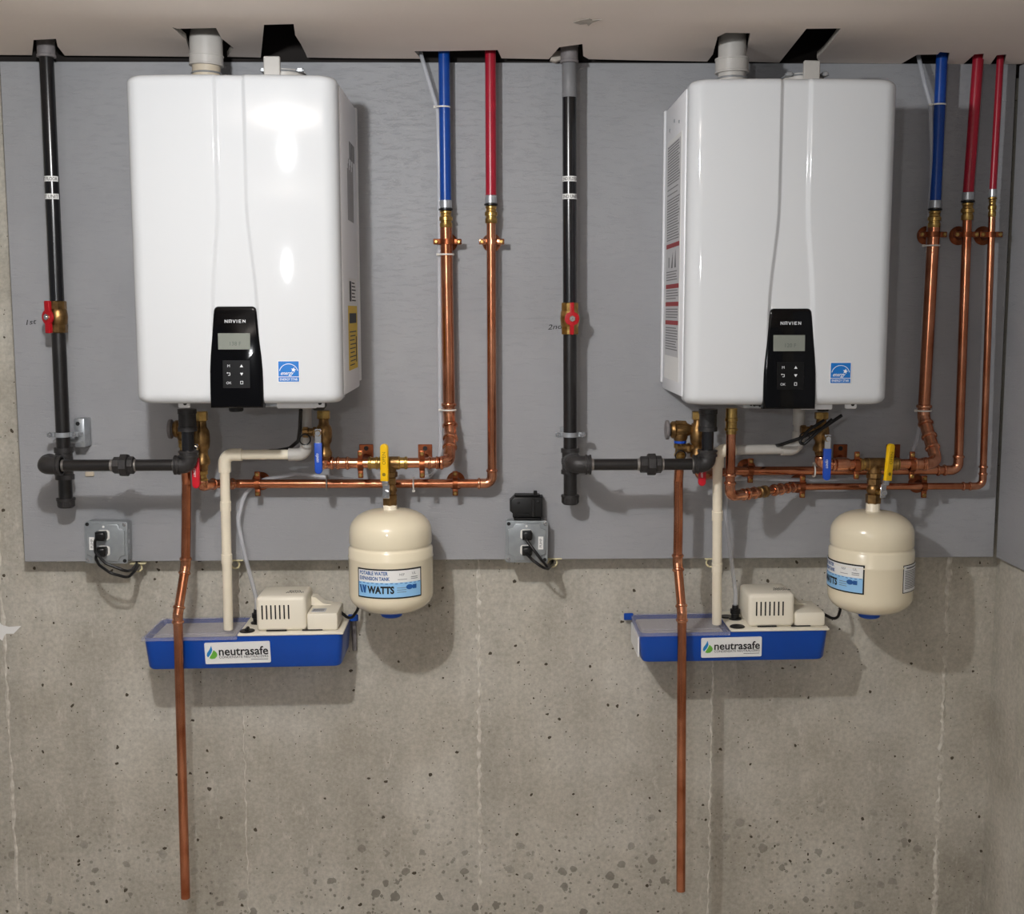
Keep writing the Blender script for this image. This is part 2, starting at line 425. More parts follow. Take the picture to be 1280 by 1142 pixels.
# ------------------------------------------------------------------ setting
CONC = .057                                       # the poured wall stands this far behind the board face
def setting():
    f0 = Fr((0, 0, 0))
    w = MB().rbox(f0, -2.6, 2.475, 0, 2.76, -.30, -CONC).build('wall_back', M['concrete']); w['kind'] = 'structure'
    # form seams of the pour: ragged ridges
    for px, wd, hh, zt in ((12, .013, .0020, 2.4), (305, .008, .0012, 1.22), (599, .013, .0020, 1.22), (889, .010, .0014, 1.22), (1177, .017, .0030, 1.22), (1249, .016, .0015, 1.2)):
        x = at(px, 930, -CONC).x; vs = []; fs = []; n = 90
        for i in range(n+1):
            z = zt*i/n; a = wd*random.uniform(.3, 1.0); h = hh*random.uniform(.2, 1.6); j = random.uniform(-.0015, .0015)
            vs += [f0.p(x-a+j, z, -CONC-.002), f0.p(x+j*2, z, -CONC+h), f0.p(x+a+j, z, -CONC-.002)]
        for i in range(n):
            for k in (0, 1): fs.append([i*3+k, i*3+k+1, i*3+k+4, i*3+k+3])
        MB().add(vs, fs).build('form_seam', M['seam'], w)
    # torn paint flake left of the board
    c = at(11, 786, -CONC); fl = MB()
    fl.prism(Fr(c), [(-.03, .03), (-.018, .012), (0, .006), (.032, .008), (.012, -.012), (-.008, -.012), (-.018, -.03), (-.03, -.02)], 0, .0012)
    fl.build('paint_flake', M['paper'], w)
    r = MB().rbox(f0, 2.475, 2.62, 0, 2.76, -.30, 4.8).build('wall_right', M['concrete']); r['kind'] = 'structure'
    fl = MB().rbox(f0, -2.6, 2.62, -.05, 0, -.30, 4.8).build('floor', M['floor']); fl['kind'] = 'structure'
    # ceiling drywall with the openings cut for pipes
    edge = [(-420, 66), (40, 69), (42, 50), (70, 48.5), (72, 58), (79, 67), (81, 69.5), (150, 70), (239, 71), (233, 50), (215, 34), (222, 36), (270, 35), (277, 48), (292, 60), (284, 71), (326, 72),
            (330, 31), (367, 30), (369, 44), (376, 55), (382, 67), (384, 72), (450, 73), (526, 73.5), (518, 64), (545, 64), (622, 62.5), (627, 73), (686, 74), (699, 59), (728, 55), (729, 70), (736, 74), (800, 75.5), (884, 77),
            (891, 68), (897, 46), (907, 41), (938, 41.5), (935, 58), (930, 77), (974, 78.5), (992, 56), (1008, 36), (1051, 35.5), (1043, 48), (1029, 65), (1021, 72), (1024, 79), (1080, 79.5), (1126, 80), (1146, 68.5), (1172, 68), (1175, 65), (1187, 66), (1184, 80),
            (1204, 80.5), (1218, 68), (1230, 67), (1227, 80), (1238, 80.5), (1246, 69), (1258, 68), (1255, 80)]
    pts = [atc(*p) for p in edge]
    poly = [(p.x, p.y) for p in pts] + [(2.475, pts[-1].y), (2.475, -4.8), (-2.6, -4.8)]
    tri = tessellate_polygon([[Vector((x, y, 0)) for x, y in poly]])
    n = len(poly); mb = MB()
    vs = [Vector((x, y, CZ(x))) for x, y in poly] + [Vector((x, y, CZ(x)+.013)) for x, y in poly]
    fs = [list(t) for t in tri] + [[i+n for i in t] for t in tri]
    mb.add(vs, fs); c = mb.build('ceiling', M['ceiling'], sm=False); c['kind'] = 'structure'
    mb = MB(); mb.add(vs, [[i, (i+1) % n, (i+1) % n+n, i+n] for i in range(n)]); mb.build('cut_edge', M['gypsum'], c, sm=False)
    # torn paper of an old anchor hole
    t = MB()
    a = atc(732, 27); fr = Fr(a + Vector((0, 0, -.0012)), (1, 0, -.0064), (0, 1, 0))
    t.prism(fr, [(-.026, .0), (-.014, -.022), (.004, -.034), (.012, -.022), (.03, -.028), (.014, .0), (.008, .03), (.004, .012), (-.01, .018)], -.0012, .0)
    t.build('torn_paper', M['gypsum'], c)
    t = MB(); t.prism(fr, [(-.014, -.004), (-.004, -.018), (.01, -.018), (.008, -.002), (.003, .008)], .0, .0008); t.build('anchor_hole', M['void'], c)
    v = MB().rbox(f0, -2.6, 2.62, 2.74, 2.78, -.30, 4.8).build('shade_panel_1', M['void']); v['kind'] = 'structure'  # unseen cover, added to keep light out above the ceiling
    v = MB().rbox(f0, -2.6, 2.475, 2.39, 2.74, -CONC+.0005, -.021).build('shade_panel_2', M['void']); v['kind'] = 'structure'  # dark panel added so the ceiling gap and openings look unlit
    b = tag(MB().rbox(Fr((0, 0, 1.2)), 0, 2.442, 0, 1.2135, -.019, 0, .0012, 1).build('backing_board', M['board']),
            'wide grey painted plywood board carrying both heaters on the concrete wall', 'board')
    k = MB()
    for z in (.03, .6, 1.17): MB().rbox(Fr((0, 0, 1.2)), .02, 2.42, z-.03, z+.03, -CONC+.002, -.0192).build('furring_strip', M['ply'], b)
    s = Fr((2.4745, 0, 1.2), (0, -1, 0))
    b2 = tag(MB().rbox(s, .004, 2.4, 0, 1.2080, 0, .0275, .0012, 1).build('backing_board', M['board_side']),
             'grey painted plywood board on the right side wall', 'board')
    # pen notes on the board
    for txt, px, py, a in (('1st', 39, 402, 8), ('2nd', 694, 408, 4)):
        f = Fr(at(px, py, 0)).rot(R(a)); m = MB().text(f, txt, .0125, 0, 0, .0007, 0, shear=.25, sx=1.35); m.flat('pen_note', M['inkblack'], b)
setting()

# ------------------------------------------------------------------ fittings
def banded(mb, A, B, r, k=1.12, bw=.2, seg=20):
    A = Vector(A); B = Vector(B); L = (B-A).length; b = L*bw
    return mb.lathe(A, B-A, [(0, r*.9), (0.0005, r*k), (b, r*k), (b+.001, r), (L-b-.001, r), (L-b, r*k), (L-.0005, r*k), (L, r*.9)], seg)
def press(mb, A, B, r, seg=20):
    """pressed copper coupling: sleeve with a rolled bead near each end"""
    A = Vector(A); B = Vector(B); L = (B-A).length; q = r*1.10; h = r*1.30; e = min(L*.16, r*.55)
    P = [(0, r*.95), (.0006, q), (e*.5, q), (e*.8, h*.97), (e*1.2, h), (e*1.6, h*.97), (e*1.9, q)]
    return mb.lathe(A, B-A, P + [(L-t, x) for t, x in P[::-1]], seg)
def bead(mb, P, d, r, w=None):
    d = Vector(d).normalized(); P = Vector(P); w = w or r*.34
    return mb.lathe(P-d*w, d, [(0, r*1.06), (w*.35, r*1.25), (w, r*1.32), (w*1.65, r*1.25), (w*2, r*1.06)], 20)
def elbow(mb, A, C, B, r, bendr, k=1.12, seg=16):
    A, C, B = Vector(A), Vector(C), Vector(B)
    mb.tube([A, C, B], r*k, seg, bendr)
    return mb
def copper_elbow(mb, A, C, B, r, bendr):
    A, C, B = Vector(A), Vector(C), Vector(B)
    mb.tube([A, C, B], r*1.1, 16, bendr)
    da = (C-A).normalized(); db = (C-B).normalized()
    bead(mb, A+da*r*.4, da, r); bead(mb, B+db*r*.4, db, r)
    return mb
def sc(o): return (3.006-o)/1517.6

# ------------------------------------------------------------------ water heaters
def heater(cx, y0, y1, which, label):
    OE = .335
    a = at(cx, y0, OE); Xc = a.x; Zb = a.z; H = at(cx, y1, OE).z - Zb; hw = .2235
    fr = Fr((Xc, 0, Zb)); t = thing('water_heater', (Xc, 0, Zb), label, 'water heater', 'wall hung water heaters')
    # casing
    m = MB().rbox(fr, -hw-.0035, hw+.0035, .014, H-.012, .012, .312, .006, 2)
    cas = m.build('casing', M['casing'], t)
    MB().rbox(fr, -hw-.007, hw+.007, .03, H-.012, .0, .012, .002, 1).build('mounting_flange', M['casing'], t)
    # front cover: curved sheet with a recessed centre channel
    def fil(d, r): return 0 if d >= r else r - math.sqrt(max(0, r*r-(r-d)**2))
    us = sorted(set([round(v, 5) for v in
        [-1+2*i/60 for i in range(61)] + [s*(1-(1-math.cos(k*math.pi/28))*.14) for k in range(15) for s in (-1, 1)]
        + [s*(.10+.16*k/40) for k in range(41) for s in (-1, 1)]]))
    vz = sorted(set([round(v, 5) for v in [i/50 for i in range(51)] + [.03*(1-math.cos(k*math.pi/20)) for k in range(11)] + [1-.024*(1-math.cos(k*math.pi/20)) for k in range(11)]]))
    def chw(z):                                     # half-width of the channel at height z
        q = (z - .20)/(.44-.20); q = min(1, max(0, q)); q = q*q*(3-2*q)
        return .0475 + (.0305-.0475)*q
    def front(x, z, w=hw):
        o = .372 - .014*(x/hw)**2 - fil(w-abs(x), .030) - fil(H-z, .016) - fil(z, .022)
        e = (chw(z) - abs(x))/.0055
        s = min(1, max(0, e*.5+.5)); s = s*s*(3-2*s)
        return o - .0065*s
    vs = []; fs = []
    for v in vz:
        z = v*H; rc = .016; d = min(z, H-z); w = hw - (fil(d, rc) if d < rc else 0)
        for u in us: vs.append(fr.p(u*w, z, front(u*w, z, w)))
    nu = len(us); nv = len(vz)
    for j in range(nv-1):
        for i in range(nu-1): fs.append([j*nu+i, j*nu+i+1, (j+1)*nu+i+1, (j+1)*nu+i])
    loop = [i for i in range(nu)] + [j*nu+nu-1 for j in range(1, nv)] + [(nv-1)*nu+i for i in range(nu-2, -1, -1)] + [j*nu for j in range(nv-2, 0, -1)]
    base = len(vs)
    for i in loop:
        p = vs[i]; vs.append(Vector((p.x, -.290, p.z)))
    n = len(loop)
    for k in range(n): fs.append([loop[k], base+k, base+(k+1) % n, loop[(k+1) % n]])
    fs.append([base+k for k in range(n)])
    MB().add(vs, fs).build('front_cover', M['white'], t, angle=60)
    # control panel
    th = R(3.0); pf = Fr(fr.p(0, -.008, .3655), (1, 0, 0), (0, math.sin(th), math.cos(th)))
    def outline():
        L = []
        hp = .2185
        for y, x in ((0, .0565), (.03, .0575), (.08, .0572), (.13, .0545), (.17, .0510), (.20, .0482)): L.append((x, y))
        for k in range(7):
            q = k/6*math.pi/2; L.append((.0355+.0115*math.cos(q), hp-.0115+.0115*math.sin(q)))
        return L + [(-x, y) for x, y in L[::-1]]
    cp = MB().prism(pf, outline(), -.016, .0145, .006).build('control_panel', M['black'], t, angle=50)
    D = .0145
    MB().rbox(pf, -.0375, .0315, .1255, .1605, D-.002, D+.0006, .0005, 1).build('display', M['lcd'], cp)
    MB().rbox(pf, -.0285, .0300, .0425, .1025, D-.002, D+.0004, .0004, 1).build('keypad', M['key'], cp)
    tx = MB()
    def bar(x0, y0, x1, y1, w=.0011):
        d = Vector((x1-x0, y1-y0)).normalized()*w/2; q = Vector((-d.y, d.x))
        tx.prism(pf, [(x0+q.x, y0+q.y), (x0-q.x, y0-q.y), (x1-q.x, y1-q.y), (x1+q.x, y1+q.y)], D, D+.0006)
    yb, yt, lw = .1826, .1894, .0050
    for i, ch in enumerate('NAVIEN'):
        x = -.0218 + i*.0086 - (.0045 if i > 3 else 0) - (.0026 if i == 3 else 0); r = x+lw; mid = (yb+yt)/2
        if ch == 'N': bar(x, yb, x, yt); bar(r, yb, r, yt); bar(x, yt-.0004, r, yb+.0004)
        if ch == 'A': bar(x, yb, x, yt); bar(r, yb, r, yt); bar(x, yt-.0006, r, yt-.0006); bar(x+.0016, mid-.0014, r-.0016, mid-.0014, .0011)
        if ch == 'V': bar(x-.0003, yt, x+lw/2, yb); bar(r+.0003, yt, x+lw/2, yb)
        if ch == 'I': bar(x+lw/2, yb, x+lw/2, yt)
        if ch == 'E': bar(x, yb, x, yt); bar(x, yt-.0006, r, yt-.0006); bar(x, mid, r-.0008, mid, .0011); bar(x, yb+.0006, r, yb+.0006)
    tx.build('lettering', M['ink'], cp, sm=False); tx = MB()
    tx.text(pf, 'M', .0060, -.0155, .0905, D+.0009, -.004)
    tx.text(pf, 'OK', .0056, -.0155, .0540, D+.0009, -.004)
    tx.prism(pf, [(.0085, .0875), (.0155, .0875), (.0120, .0935)], D+.0004, D+.0008)
    tx.prism(pf, [(.0085, .0755), (.0155, .0755), (.0120, .0695)], D+.0004, D+.0008)
    # return arrow
    tx.sheet(pf, -.0185, -.0135, .0748, .0758, D+.0004, D+.0008); tx.sheet(pf, -.0135, -.0125, .0702, .0758, D+.0004, D+.0008); tx.sheet(pf, -.0170, -.0125, .0696, .0706, D+.0004, D+.0008)
    tx.prism(pf, [(-.0200, .0753), (-.0180, .0735), (-.0180, .0771)], D+.0004, D+.0008)
    for q in ((.0090, .0150, .0570, .0580), (.0090, .0150, .0510, .0520), (.0090, .0100, .0510, .0580), (.0140, .0150, .0510, .0580)): tx.sheet(pf, *q, D+.0004, D+.0008)
    tx.build('key_symbols', M['ink'], cp, sm=False)['kind'] = 'stuff'
    MB().text(pf, '138 F' if which == 1 else '120 F', .0085, .000, .1385, D+.0010, .0).flat('readout', M['lcdink'], cp)
    # energy sticker
    xs = .112; zs = .0705; ef = Fr(fr.p(xs, zs, front(xs, zs)-.0005), (1, .035, 0)); s = .022
    st = MB().sheet(ef, -s-.0012, s+.0012, -s-.0012, s+.0012, 0, .0012).build('energy_sticker', M['paper'], t)
    MB().sheet(ef, -s, s, -s, s, .0012, .0016).build('sticker_field', M['starblue'], st)
    k = MB(); k.sheet(ef, -s, s, -.0122, -.0110, .0016, .0019)
    for i in range(18):
        a0, a1 = R(12+156*i/18), R(12+156*(i+1)/18)
        q = [(.0205*math.cos(a0), -.0025+.0195*math.sin(a0)), (.0205*math.cos(a1), -.0025+.0195*math.sin(a1)), (.0193*math.cos(a1), -.0025+.0183*math.sin(a1)), (.0193*math.cos(a0), -.0025+.0183*math.sin(a0))]
        k.prism(ef, q, .0016, .0019)
    k.prism(ef, [(.0105+.0058*(1 if i % 2 == 0 else .45)*math.sin(i*math.pi/5+.2), .0035+.0058*(1 if i % 2 == 0 else .45)*math.cos(i*math.pi/5+.2)) for i in range(10)], .0016, .0019)
    k.text(ef, 'energy', .0085, -.003, -.003, .0018, .008, shear=.45, fit=.028)
    k.text(ef, 'ENERGY STAR', .0052, 0, -.0168, .0018, .01, fit=.038)
    k.build('sticker_print', M['paper'], st, sm=False)
    # side labels
    if which == 1:
        sf = Fr(fr.p(hw+.0035, 0, 0), (0, 1, 0))
        w1 = MB().sheet(sf, -.215, -.06, .215, .275, 0, .0006).build('rating_label', M['paper'], t)
        k = MB()
        for i in range(6): k.sheet(sf, -.16, -.08-.01*(i % 3), .223+i*.008, .226+i*.008, .0006, .0009)
        k.sheet(sf, -.205, -.17, .222, .268, .0006, .0009)
        k.build('rating_print', M['inkblack'], w1)
        y = MB().sheet(sf, -.235, -.055, .065, .212, 0, .0006).build('energy_guide', M['yellowpaper'], t)
        k = MB()
        k.sheet(sf, -.215, -.075, .172, .195, .0006, .0009)
        for i in range(9): k.sheet(sf, -.215+.01*(i % 2), -.12+.02*(i % 3), .075+i*.0095, .0775+i*.0095, .0006, .0009)
        k.sheet(sf, -.09, -.075, .08, .14, .0006, .0009)
        k.build('guide_print', M['inkblack'], y)
        k = MB()
        for i in range(9): k.sheet(sf, -.205+i*.0135, -.205+i*.0135+.0045, .405, .520+.012*(i % 3), .0, .0005)
        for i in range(5): k.sheet(sf, -.16+i*.022, -.147+i*.022, .545, .585, .0, .0005)
        k.build('embossed_print', M['inkgrey'], t)
    else:
        sf = Fr(fr.p(-hw-.0035, 0, 0), (0, -1, 0))
        b = MB().sheet(sf, .05, .272, .045, .60, 0, .0006).build('warning_label', M['paper'], t)
        pa = MB().sheet(sf, .06, .262, .10, .59, .0006, .0009).build('label_panel', M['silverlabel'], b)
        k = MB(); rd = MB(); z = .585
        reds = (.356, .262, .221, .178)
        while z > .11:
            if not any(abs(z-q) < .010 for q in reds) and not (.30 < z < .345):
                k.sheet(sf, .068, .068+random.uniform(.15, .188), z, z+.0022, .0009, .0012)
            z -= .0062 if z < .47 or z > .5 else .012
        for q in reds: rd.sheet(sf, .062, .26, q-.005, q+.005, .0009, .0012)
        k.sheet(sf, .10, .112, .306, .330, .0009, .0012); k.prism(sf, [(.14, .304), (.165, .34), (.165, .304)], .0009, .0012); k.prism(sf, [(.19, .304), (.205, .344), (.215, .304)], .0009, .0012)
        k.build('label_print', M['inkgrey'], pa); rd.build('label_bar', M['inkred'], pa)
        k = MB()
        for i in range(3): MB().cyl(sf.p(.09+.07*i, .625+.012*(i % 2), 0), sf.p(.09+.07*i, .625+.012*(i % 2), .002), .004, 10).build('side_screw', M['zinc'], t)
    # bottom hardware
    k = MB(); bx = (.005, .145) if which == 1 else (-.085, .04)
    k.rbox(fr, bx[0], bx[1], -.012, .016, .20, .30, .002, 1)
    bp = k.build('bottom_bracket', M['zinc'], t)
    k = MB()
    for i, xx in enumerate((.14, .20, .55, .75, .9)):
        x = bx[0] + (bx[1]-bx[0])*xx; MB().cyl(fr.p(x, -.004, .2995), fr.p(x, -.004, .3012), .0036 if i % 2 else .0026, 10).build('bracket_hole', M['blackplastic'], bp)
    k.sheet(fr, bx[0]+.035, bx[0]+.043, -.009, .002, .30, .3012); k.build('bracket_slot', M['blackplastic'], bp)
    jx = (.075, .163) if which == 1 else (.042, .112)
    k = MB().rbox(fr, jx[0], jx[1], -.014, .012, .19, .315, .003, 2); k.build('wiring_cover', M['casing'], t)
    tabs = (-.130, .167) if which == 1 else (.152,)
    for x in tabs:
        k = MB().rbox(fr, x-.012, x+.014, -.012, .016, .309, .318, .003, 2); tb = k.build('fixing_tab', M['casing'], t)
        MB().cyl(fr.p(x+.004, -.002, .318), fr.p(x+.004, -.002, .3205), .0042, 10).build('screw', M['inkblack'], tb)
    if which == 1:
        k = MB(); k.lathe(fr.p(-.024, .012, .27), (0, 0, -1), [(0, .017), (.012, .017), (.0125, .0155), (.016, .0155), (.0165, .017), (.034, .016), (.036, .014)], 18)
        k.build('drain_cap', M['blackplastic'], t)
    else:
        k = MB().rbox(fr, -.062, -.018, -.006, .014, .27, .305, .003, 1).build('bottom_clip', M['blackplastic'], t)
    k = MB(); q = .15 if which == 1 else .125
    k.lathe(fr.p(q, .012, .19), (0, 0, -1), [(0, .014), (.02, .019), (.03, .019), (.04, .012)], 16); k.build('cable_gland', M['blackplastic'], t)
    # top: intake collar with a clip
    px, py = (356, 96) if which == 1 else (1003, 101)
    b = at(px, py, .20); b.z -= .024
    k = MB(); k.lathe(b, (0, 0, 1), [(0, .056), (.012, .056), (.013, .05), (.024, .05), (.025, .044), (.034, .044)], 28); ic = k.build('intake_collar', M['pvcgrey'], t)
    k = MB(); bf = Fr(b); dx = -.019 if which == 1 else .007
    k.rbox(bf, dx-.018, dx+.018, .014, .058, .045, .056, .002, 1); k.build('collar_clip', M['pvcgrey'], ic)
    k = MB(); k.ring(b+Vector((0, 0, .030)), (0, 0, 1), .0465, .0018); sx = 1 if which == 1 else -1
    for d in (-.040, .040):
        k.rbox(bf, d-.006, d+.006, .027, .036, .025, .043, .001, 1); k.cyl(bf.p(d-.008, .031, .038), bf.p(d+.009, .031, .038), .0032, 10)
    k.build('hose_clamp', M['zinc'], ic)
    return t, fr, H, hw
heater(301, 503.5, 95.5, 1, 'white wall water heater on the left, with the yellow label on its right side')
heater(981, 505, 100.5, 2, 'white wall water heater on the right, with the tall red-barred label on its left side')

# ------------------------------------------------------------------ exhaust vents
def vent1():
    a = at(258, 98, .17); t = thing('vent_pipe', a, 'white plastic exhaust elbow entering the ceiling above the left heater', 'vent pipe', 'exhaust vents above the heaters')
    z = lambda y: at(258, y, .17)
    MB().cyl(a, z(76), .0315, 28).build('pipe', M['pvcprimer'], t)
    banded(MB(), z(83), z(69), .0375, 1.03, .12, 28).build('coupling', M['pvcgrey'], t)
    p0 = z(70); MB().tube([p0, p0+Vector((0, 0, .045)), p0+Vector((.035, .045, .13))], .0365, 28, .05).build('elbow', M['pvcgrey'], t)
    MB().ring(z(92), (0, 0, 1), .0325, .002).build('clamp_ring', M['zinc'], t)
def vent2():
    a = at(915, 104, .17); t = thing('vent_pipe', a, 'straight white plastic exhaust pipe entering the ceiling above the right heater', 'vent pipe', 'exhaust vents above the heaters')
    z = lambda y: at(915, y, .17)
    MB().cyl(a, z(84), .0315, 28).build('pipe', M['pvcgrey'], t)
    banded(MB(), z(92), z(73), .0375, 1.03, .12, 28).build('coupling', M['pvcgrey'], t)
    p0 = z(74); MB().cyl(p0, p0+Vector((0, 0, .19)), .0312, 28).build('upper_pipe', M['pvcgrey'], t)
    MB().ring(z(98), (0, 0, 1), .0325, .002).build('clamp_ring', M['zinc'], t)
vent1(); vent2()

# ------------------------------------------------------------------ gas lines
def gas(which):
    OR = .075 if which == 1 else .07; OF = .205; r = .0165
    if which == 1:
        top = at(57, 50, OR); X = at(78, 500, OR).x; xs = lambda y: 57.5 + (79.5-57.5)*(y-60)/(500)
        lab = 'black gas pipe with a left-bulging front elbow, left of the left heater'
        ny, ty, bl, bc = 581, (559, 599), (622, 633.5), None
        unx = (142, 168); ex = 236; uy = (545, 512); ey = 580
    else:
        xs = lambda y: 711.5 + 1.2*(y-60)/500
        lab = 'black gas pipe with a straight grey-topped riser, between the two heaters'
        ny, ty, bl = 580, (560, 592), (618, 632)
        unx = (800, 827); ex = 884; uy = (545, 512); ey = 580
    P = lambda y: at(xs(y), y, OR)
    t = thing('gas_pipe', P(560), lab, 'gas pipe', 'gas lines')
    y0, y1 = (376, 416) if which == 1 else (378, 418)
    MB().cyl(P(y0+2), P(56), r, 22).build('riser', M['ironpipe'], t)
    if which == 2:
        MB().cyl(P(122), P(79), r+.0006, 22).build('primed_section', M['greywash'], t, angle=60)
    MB().cyl(P(ty[0]+6), P(y1-2), r, 22).build('lower_riser', M['iron'], t)
    c = MB(); banded(c, P(72 if which == 1 else 79), P(47 if which == 1 else 55), r*1.24, 1.07, .14, 22)
    c.build('ceiling_coupling', M['dusty'], t)
    # tape labels
    for y, tx in ((224, '1ST FLOOR' if which == 1 else '2ND FLOOR'), (246, '1ST UNIT' if which == 1 else '2ND UNIT')):
        cy = Cyl(P(y), r+.0002, -.08 if which == 1 else 0.03); w = .0225
        l = MB().sheet(cy, -w, w, -.0062, .0062, 0, .0006, 14).build('tape_label', M['paper'], t)
        MB().text(cy, tx, .0078, 0, 0, .0011, .004, fit=.039).flat('lettering', M['inkblack'], l)
    # tee, drip leg
    T0, T1 = P(ty[1]), P(ty[0]); d = (T1-T0).normalized(); Tc = (T0+T1)/2
    m = MB(); banded(m, T0, T1, r*1.22, 1.12, .16, 24)
    br = Tc + Vector((0, -.038, 0)); banded(m, Tc, br, r*1.2, 1.12, .2, 24)
    m.build('tee', M['castiron'], t)
    MB().cyl(P(ty[1]-2), P(bl[0]+3), r, 22).build('drip_nipple', M['iron'], t)
    m = MB(); m.lathe(P(bl[0]), (0, 0, -1), [(0, r*1.2), (.0004, r*1.36), (.006, r*1.36), (.0065, r*1.28), (.021, r*1.2), (.024, r*1.0)], 24)
    for k in range(8):
        a = k*math.pi/4; q = P(bl[0])+Vector((math.cos(a)*r*1.2, math.sin(a)*r*1.2, -.014)); m.rbox(Fr(q), -.0015, .0015, -.006, .006, -.0015, .0015, .0005, 1)
    m.build('drip_cap', M['castiron'], t)
    # front elbow: from the tee's branch to the run along the front
    Rn = at(ex, ny, OF); Lz = Rn.z; Xe = Tc.x
    C = Vector((Xe, -OF, Lz)); Bk = Vector((Xe, br.y+.006, (Tc.z+Lz)/2))
    MB().cyl(Vector((Xe, br.y-.004, Tc.z)), Vector((Xe, -OF+.034, Lz)), r, 20).build('branch_nipple', M['ironbare'], t)
    E = C + Vector((.040, 0, 0)); S = C + Vector((0, .036, 0))
    m = MB(); m.tube([S, C, E], r*1.26, 20, .03); banded(m, C+Vector((.026, 0, 0)), E, r*1.32, 1.08, .3, 24); banded(m, S+Vector((0, .002, 0)), C+Vector((0, .024, 0)), r*1.32, 1.08, .3, 24)
    m.build('front_elbow', M['castiron'], t)
    ux0, ux1 = at(unx[0], ny, OF).x, at(unx[1], ny, OF).x
    q = lambda x: Vector((x, -OF, Lz))
    MB().cyl(q(E.x-.004), q(ux0+.006), r*.82, 20).build('run_pipe', M['iron'], t)
    xe = Rn.x
    MB().cyl(q(ux1-.006), q(xe-.028), r*.82, 20).build('run_pipe', M['iron'], t)
    m = MB(); L = ux1-ux0
    m.hexa(q(ux0), q(ux0+L*.36), r*1.18, 8); m.hexa(q(ux0+L*.34), q(ux0+L*.72), r*1.62, 8, .2); m.hexa(q(ux0+L*.70), q(ux1), r*1.24, 8)
    m.build('union', M['castiron'], t)
    MB().cyl(q(ux0-.007), q(ux0), r*.86, 18).build('bare_thread', M['ironbare'], t)
    MB().cyl(q(ux1), q(ux1+.005), r*.86, 18).build('bare_thread', M['ironbare'], t)
    MB().cyl(q(E.x), q(E.x+.006), r*.86, 18).build('bare_thread', M['ironbare'], t)
    MB().cyl(q(xe-.036), q(xe-.029), r*.86, 18).build('bare_thread', M['ironbare'], t)
    # last elbow turning up
    up = lambda y: Vector((xe, -OF, at(ex, y, OF).z))
    m = MB(); c = q(xe); m.tube([c+Vector((-.032, 0, 0)), c, c+Vector((0, 0, .030))], r*1.2, 20, .026)
    banded(m, c+Vector((-.033, 0, 0)), c+Vector((-.020, 0, 0)), r*1.28, 1.08, .3, 22); banded(m, c+Vector((0, 0, .018)), c+Vector((0, 0, .034)), r*1.28, 1.1, .3, 22)
    m.build('rising_elbow', M['castiron'], t)
    MB().cyl(c+Vector((0, 0, .03)), up(538), r*.86, 20).build('rising_nipple', M['ironpipe'], t)
    m = MB(); banded(m, up(539), up(511), r*1.22, 1.08, .2, 22); m.build('inlet_coupling', M['castiron'], t)
    return P, r, OR
def gas_valve(P, r, which, label):
    y0, y1 = (376, 416) if which == 1 else (378, 418)
    A, B = P(y1), P(y0); c = (A+B)/2; t = thing('gas_valve', c, label, 'valve', 'gas shutoff valves'); L = (B-A).length; d = (B-A).normalized()
    m = MB(); m.hexa(A, A+d*L*.27, r*1.28, 8, .39); m.hexa(B-d*L*.27, B, r*1.28, 8, .39); m.lathe(A+d*L*.2, d, [(0, r*1.05), (L*.08, r*1.3), (L*.3, r*1.42), (L*.52, r*1.3), (L*.6, r*1.05)], 24)
    m.build('body', M['brass'] if which == 2 else M['bronze'], t)
    yr = -1 if which == 1 else 0
    f = Fr(c + Vector((0, 0, 0)), (1, 0, 0), (0, 0, 1))
    if which == 1: f = Fr(c, (math.cos(R(-28)), math.sin(R(-28)), 0), (0, 0, 1))
    else: f = Fr(c, (math.cos(R(6)), math.sin(R(6)), 0), (0, 0, 1))
    m = MB(); m.cyl(f.p(0, 0, r*1.1), f.p(0, 0, r*1.1+.016), .0075, 16); m.build('stem', M['brass'], t)
    h = r*1.1+.010
    m = MB()
    poly = []
    for y, x in ((-.038, .0065), (-.036, .008), (-.016, .0078), (-.0125, .0125), (-.006, .0165), (.0, .0175), (.006, .0165), (.0125, .0125), (.016, .0078), (.036, .008), (.038, .0065)): poly.append((x, y))
    if which == 2: poly = [(x*.62 if abs(y) > .014 else x, y) for x, y in poly]
    poly = poly + [(-x, y) for x, y in poly[::-1]]
    m.prism(f, poly, h, h+.005, .0012)
    q = .008 if which == 1 else .005; m.prism(f, [(-q, .014), (q, .014), (q, .037), (-q, .037)], h-.003, h); m.prism(f, [(-q, -.037), (q, -.037), (q, -.014), (-q, -.014)], h-.003, h)
    hd = m.build('handle', M['red'], t)
    m = MB(); m.hexa(f.p(0, 0, h+.004), f.p(0, 0, h+.009), .0080, 6); m.cyl(f.p(0, 0, h+.008), f.p(0, 0, h+.011), .004, 12); m.build('nut', M['chrome'], hd)
P1, r1, o1 = gas(1); P2, r2, o2 = gas(2)
gas_valve(P1, r1, 1, 'brass gas valve with red handle turned left, beside the 1st pen note')
gas_valve(P2, r2, 2, 'brass gas valve with red handle facing forward, beside the 2nd pen note')
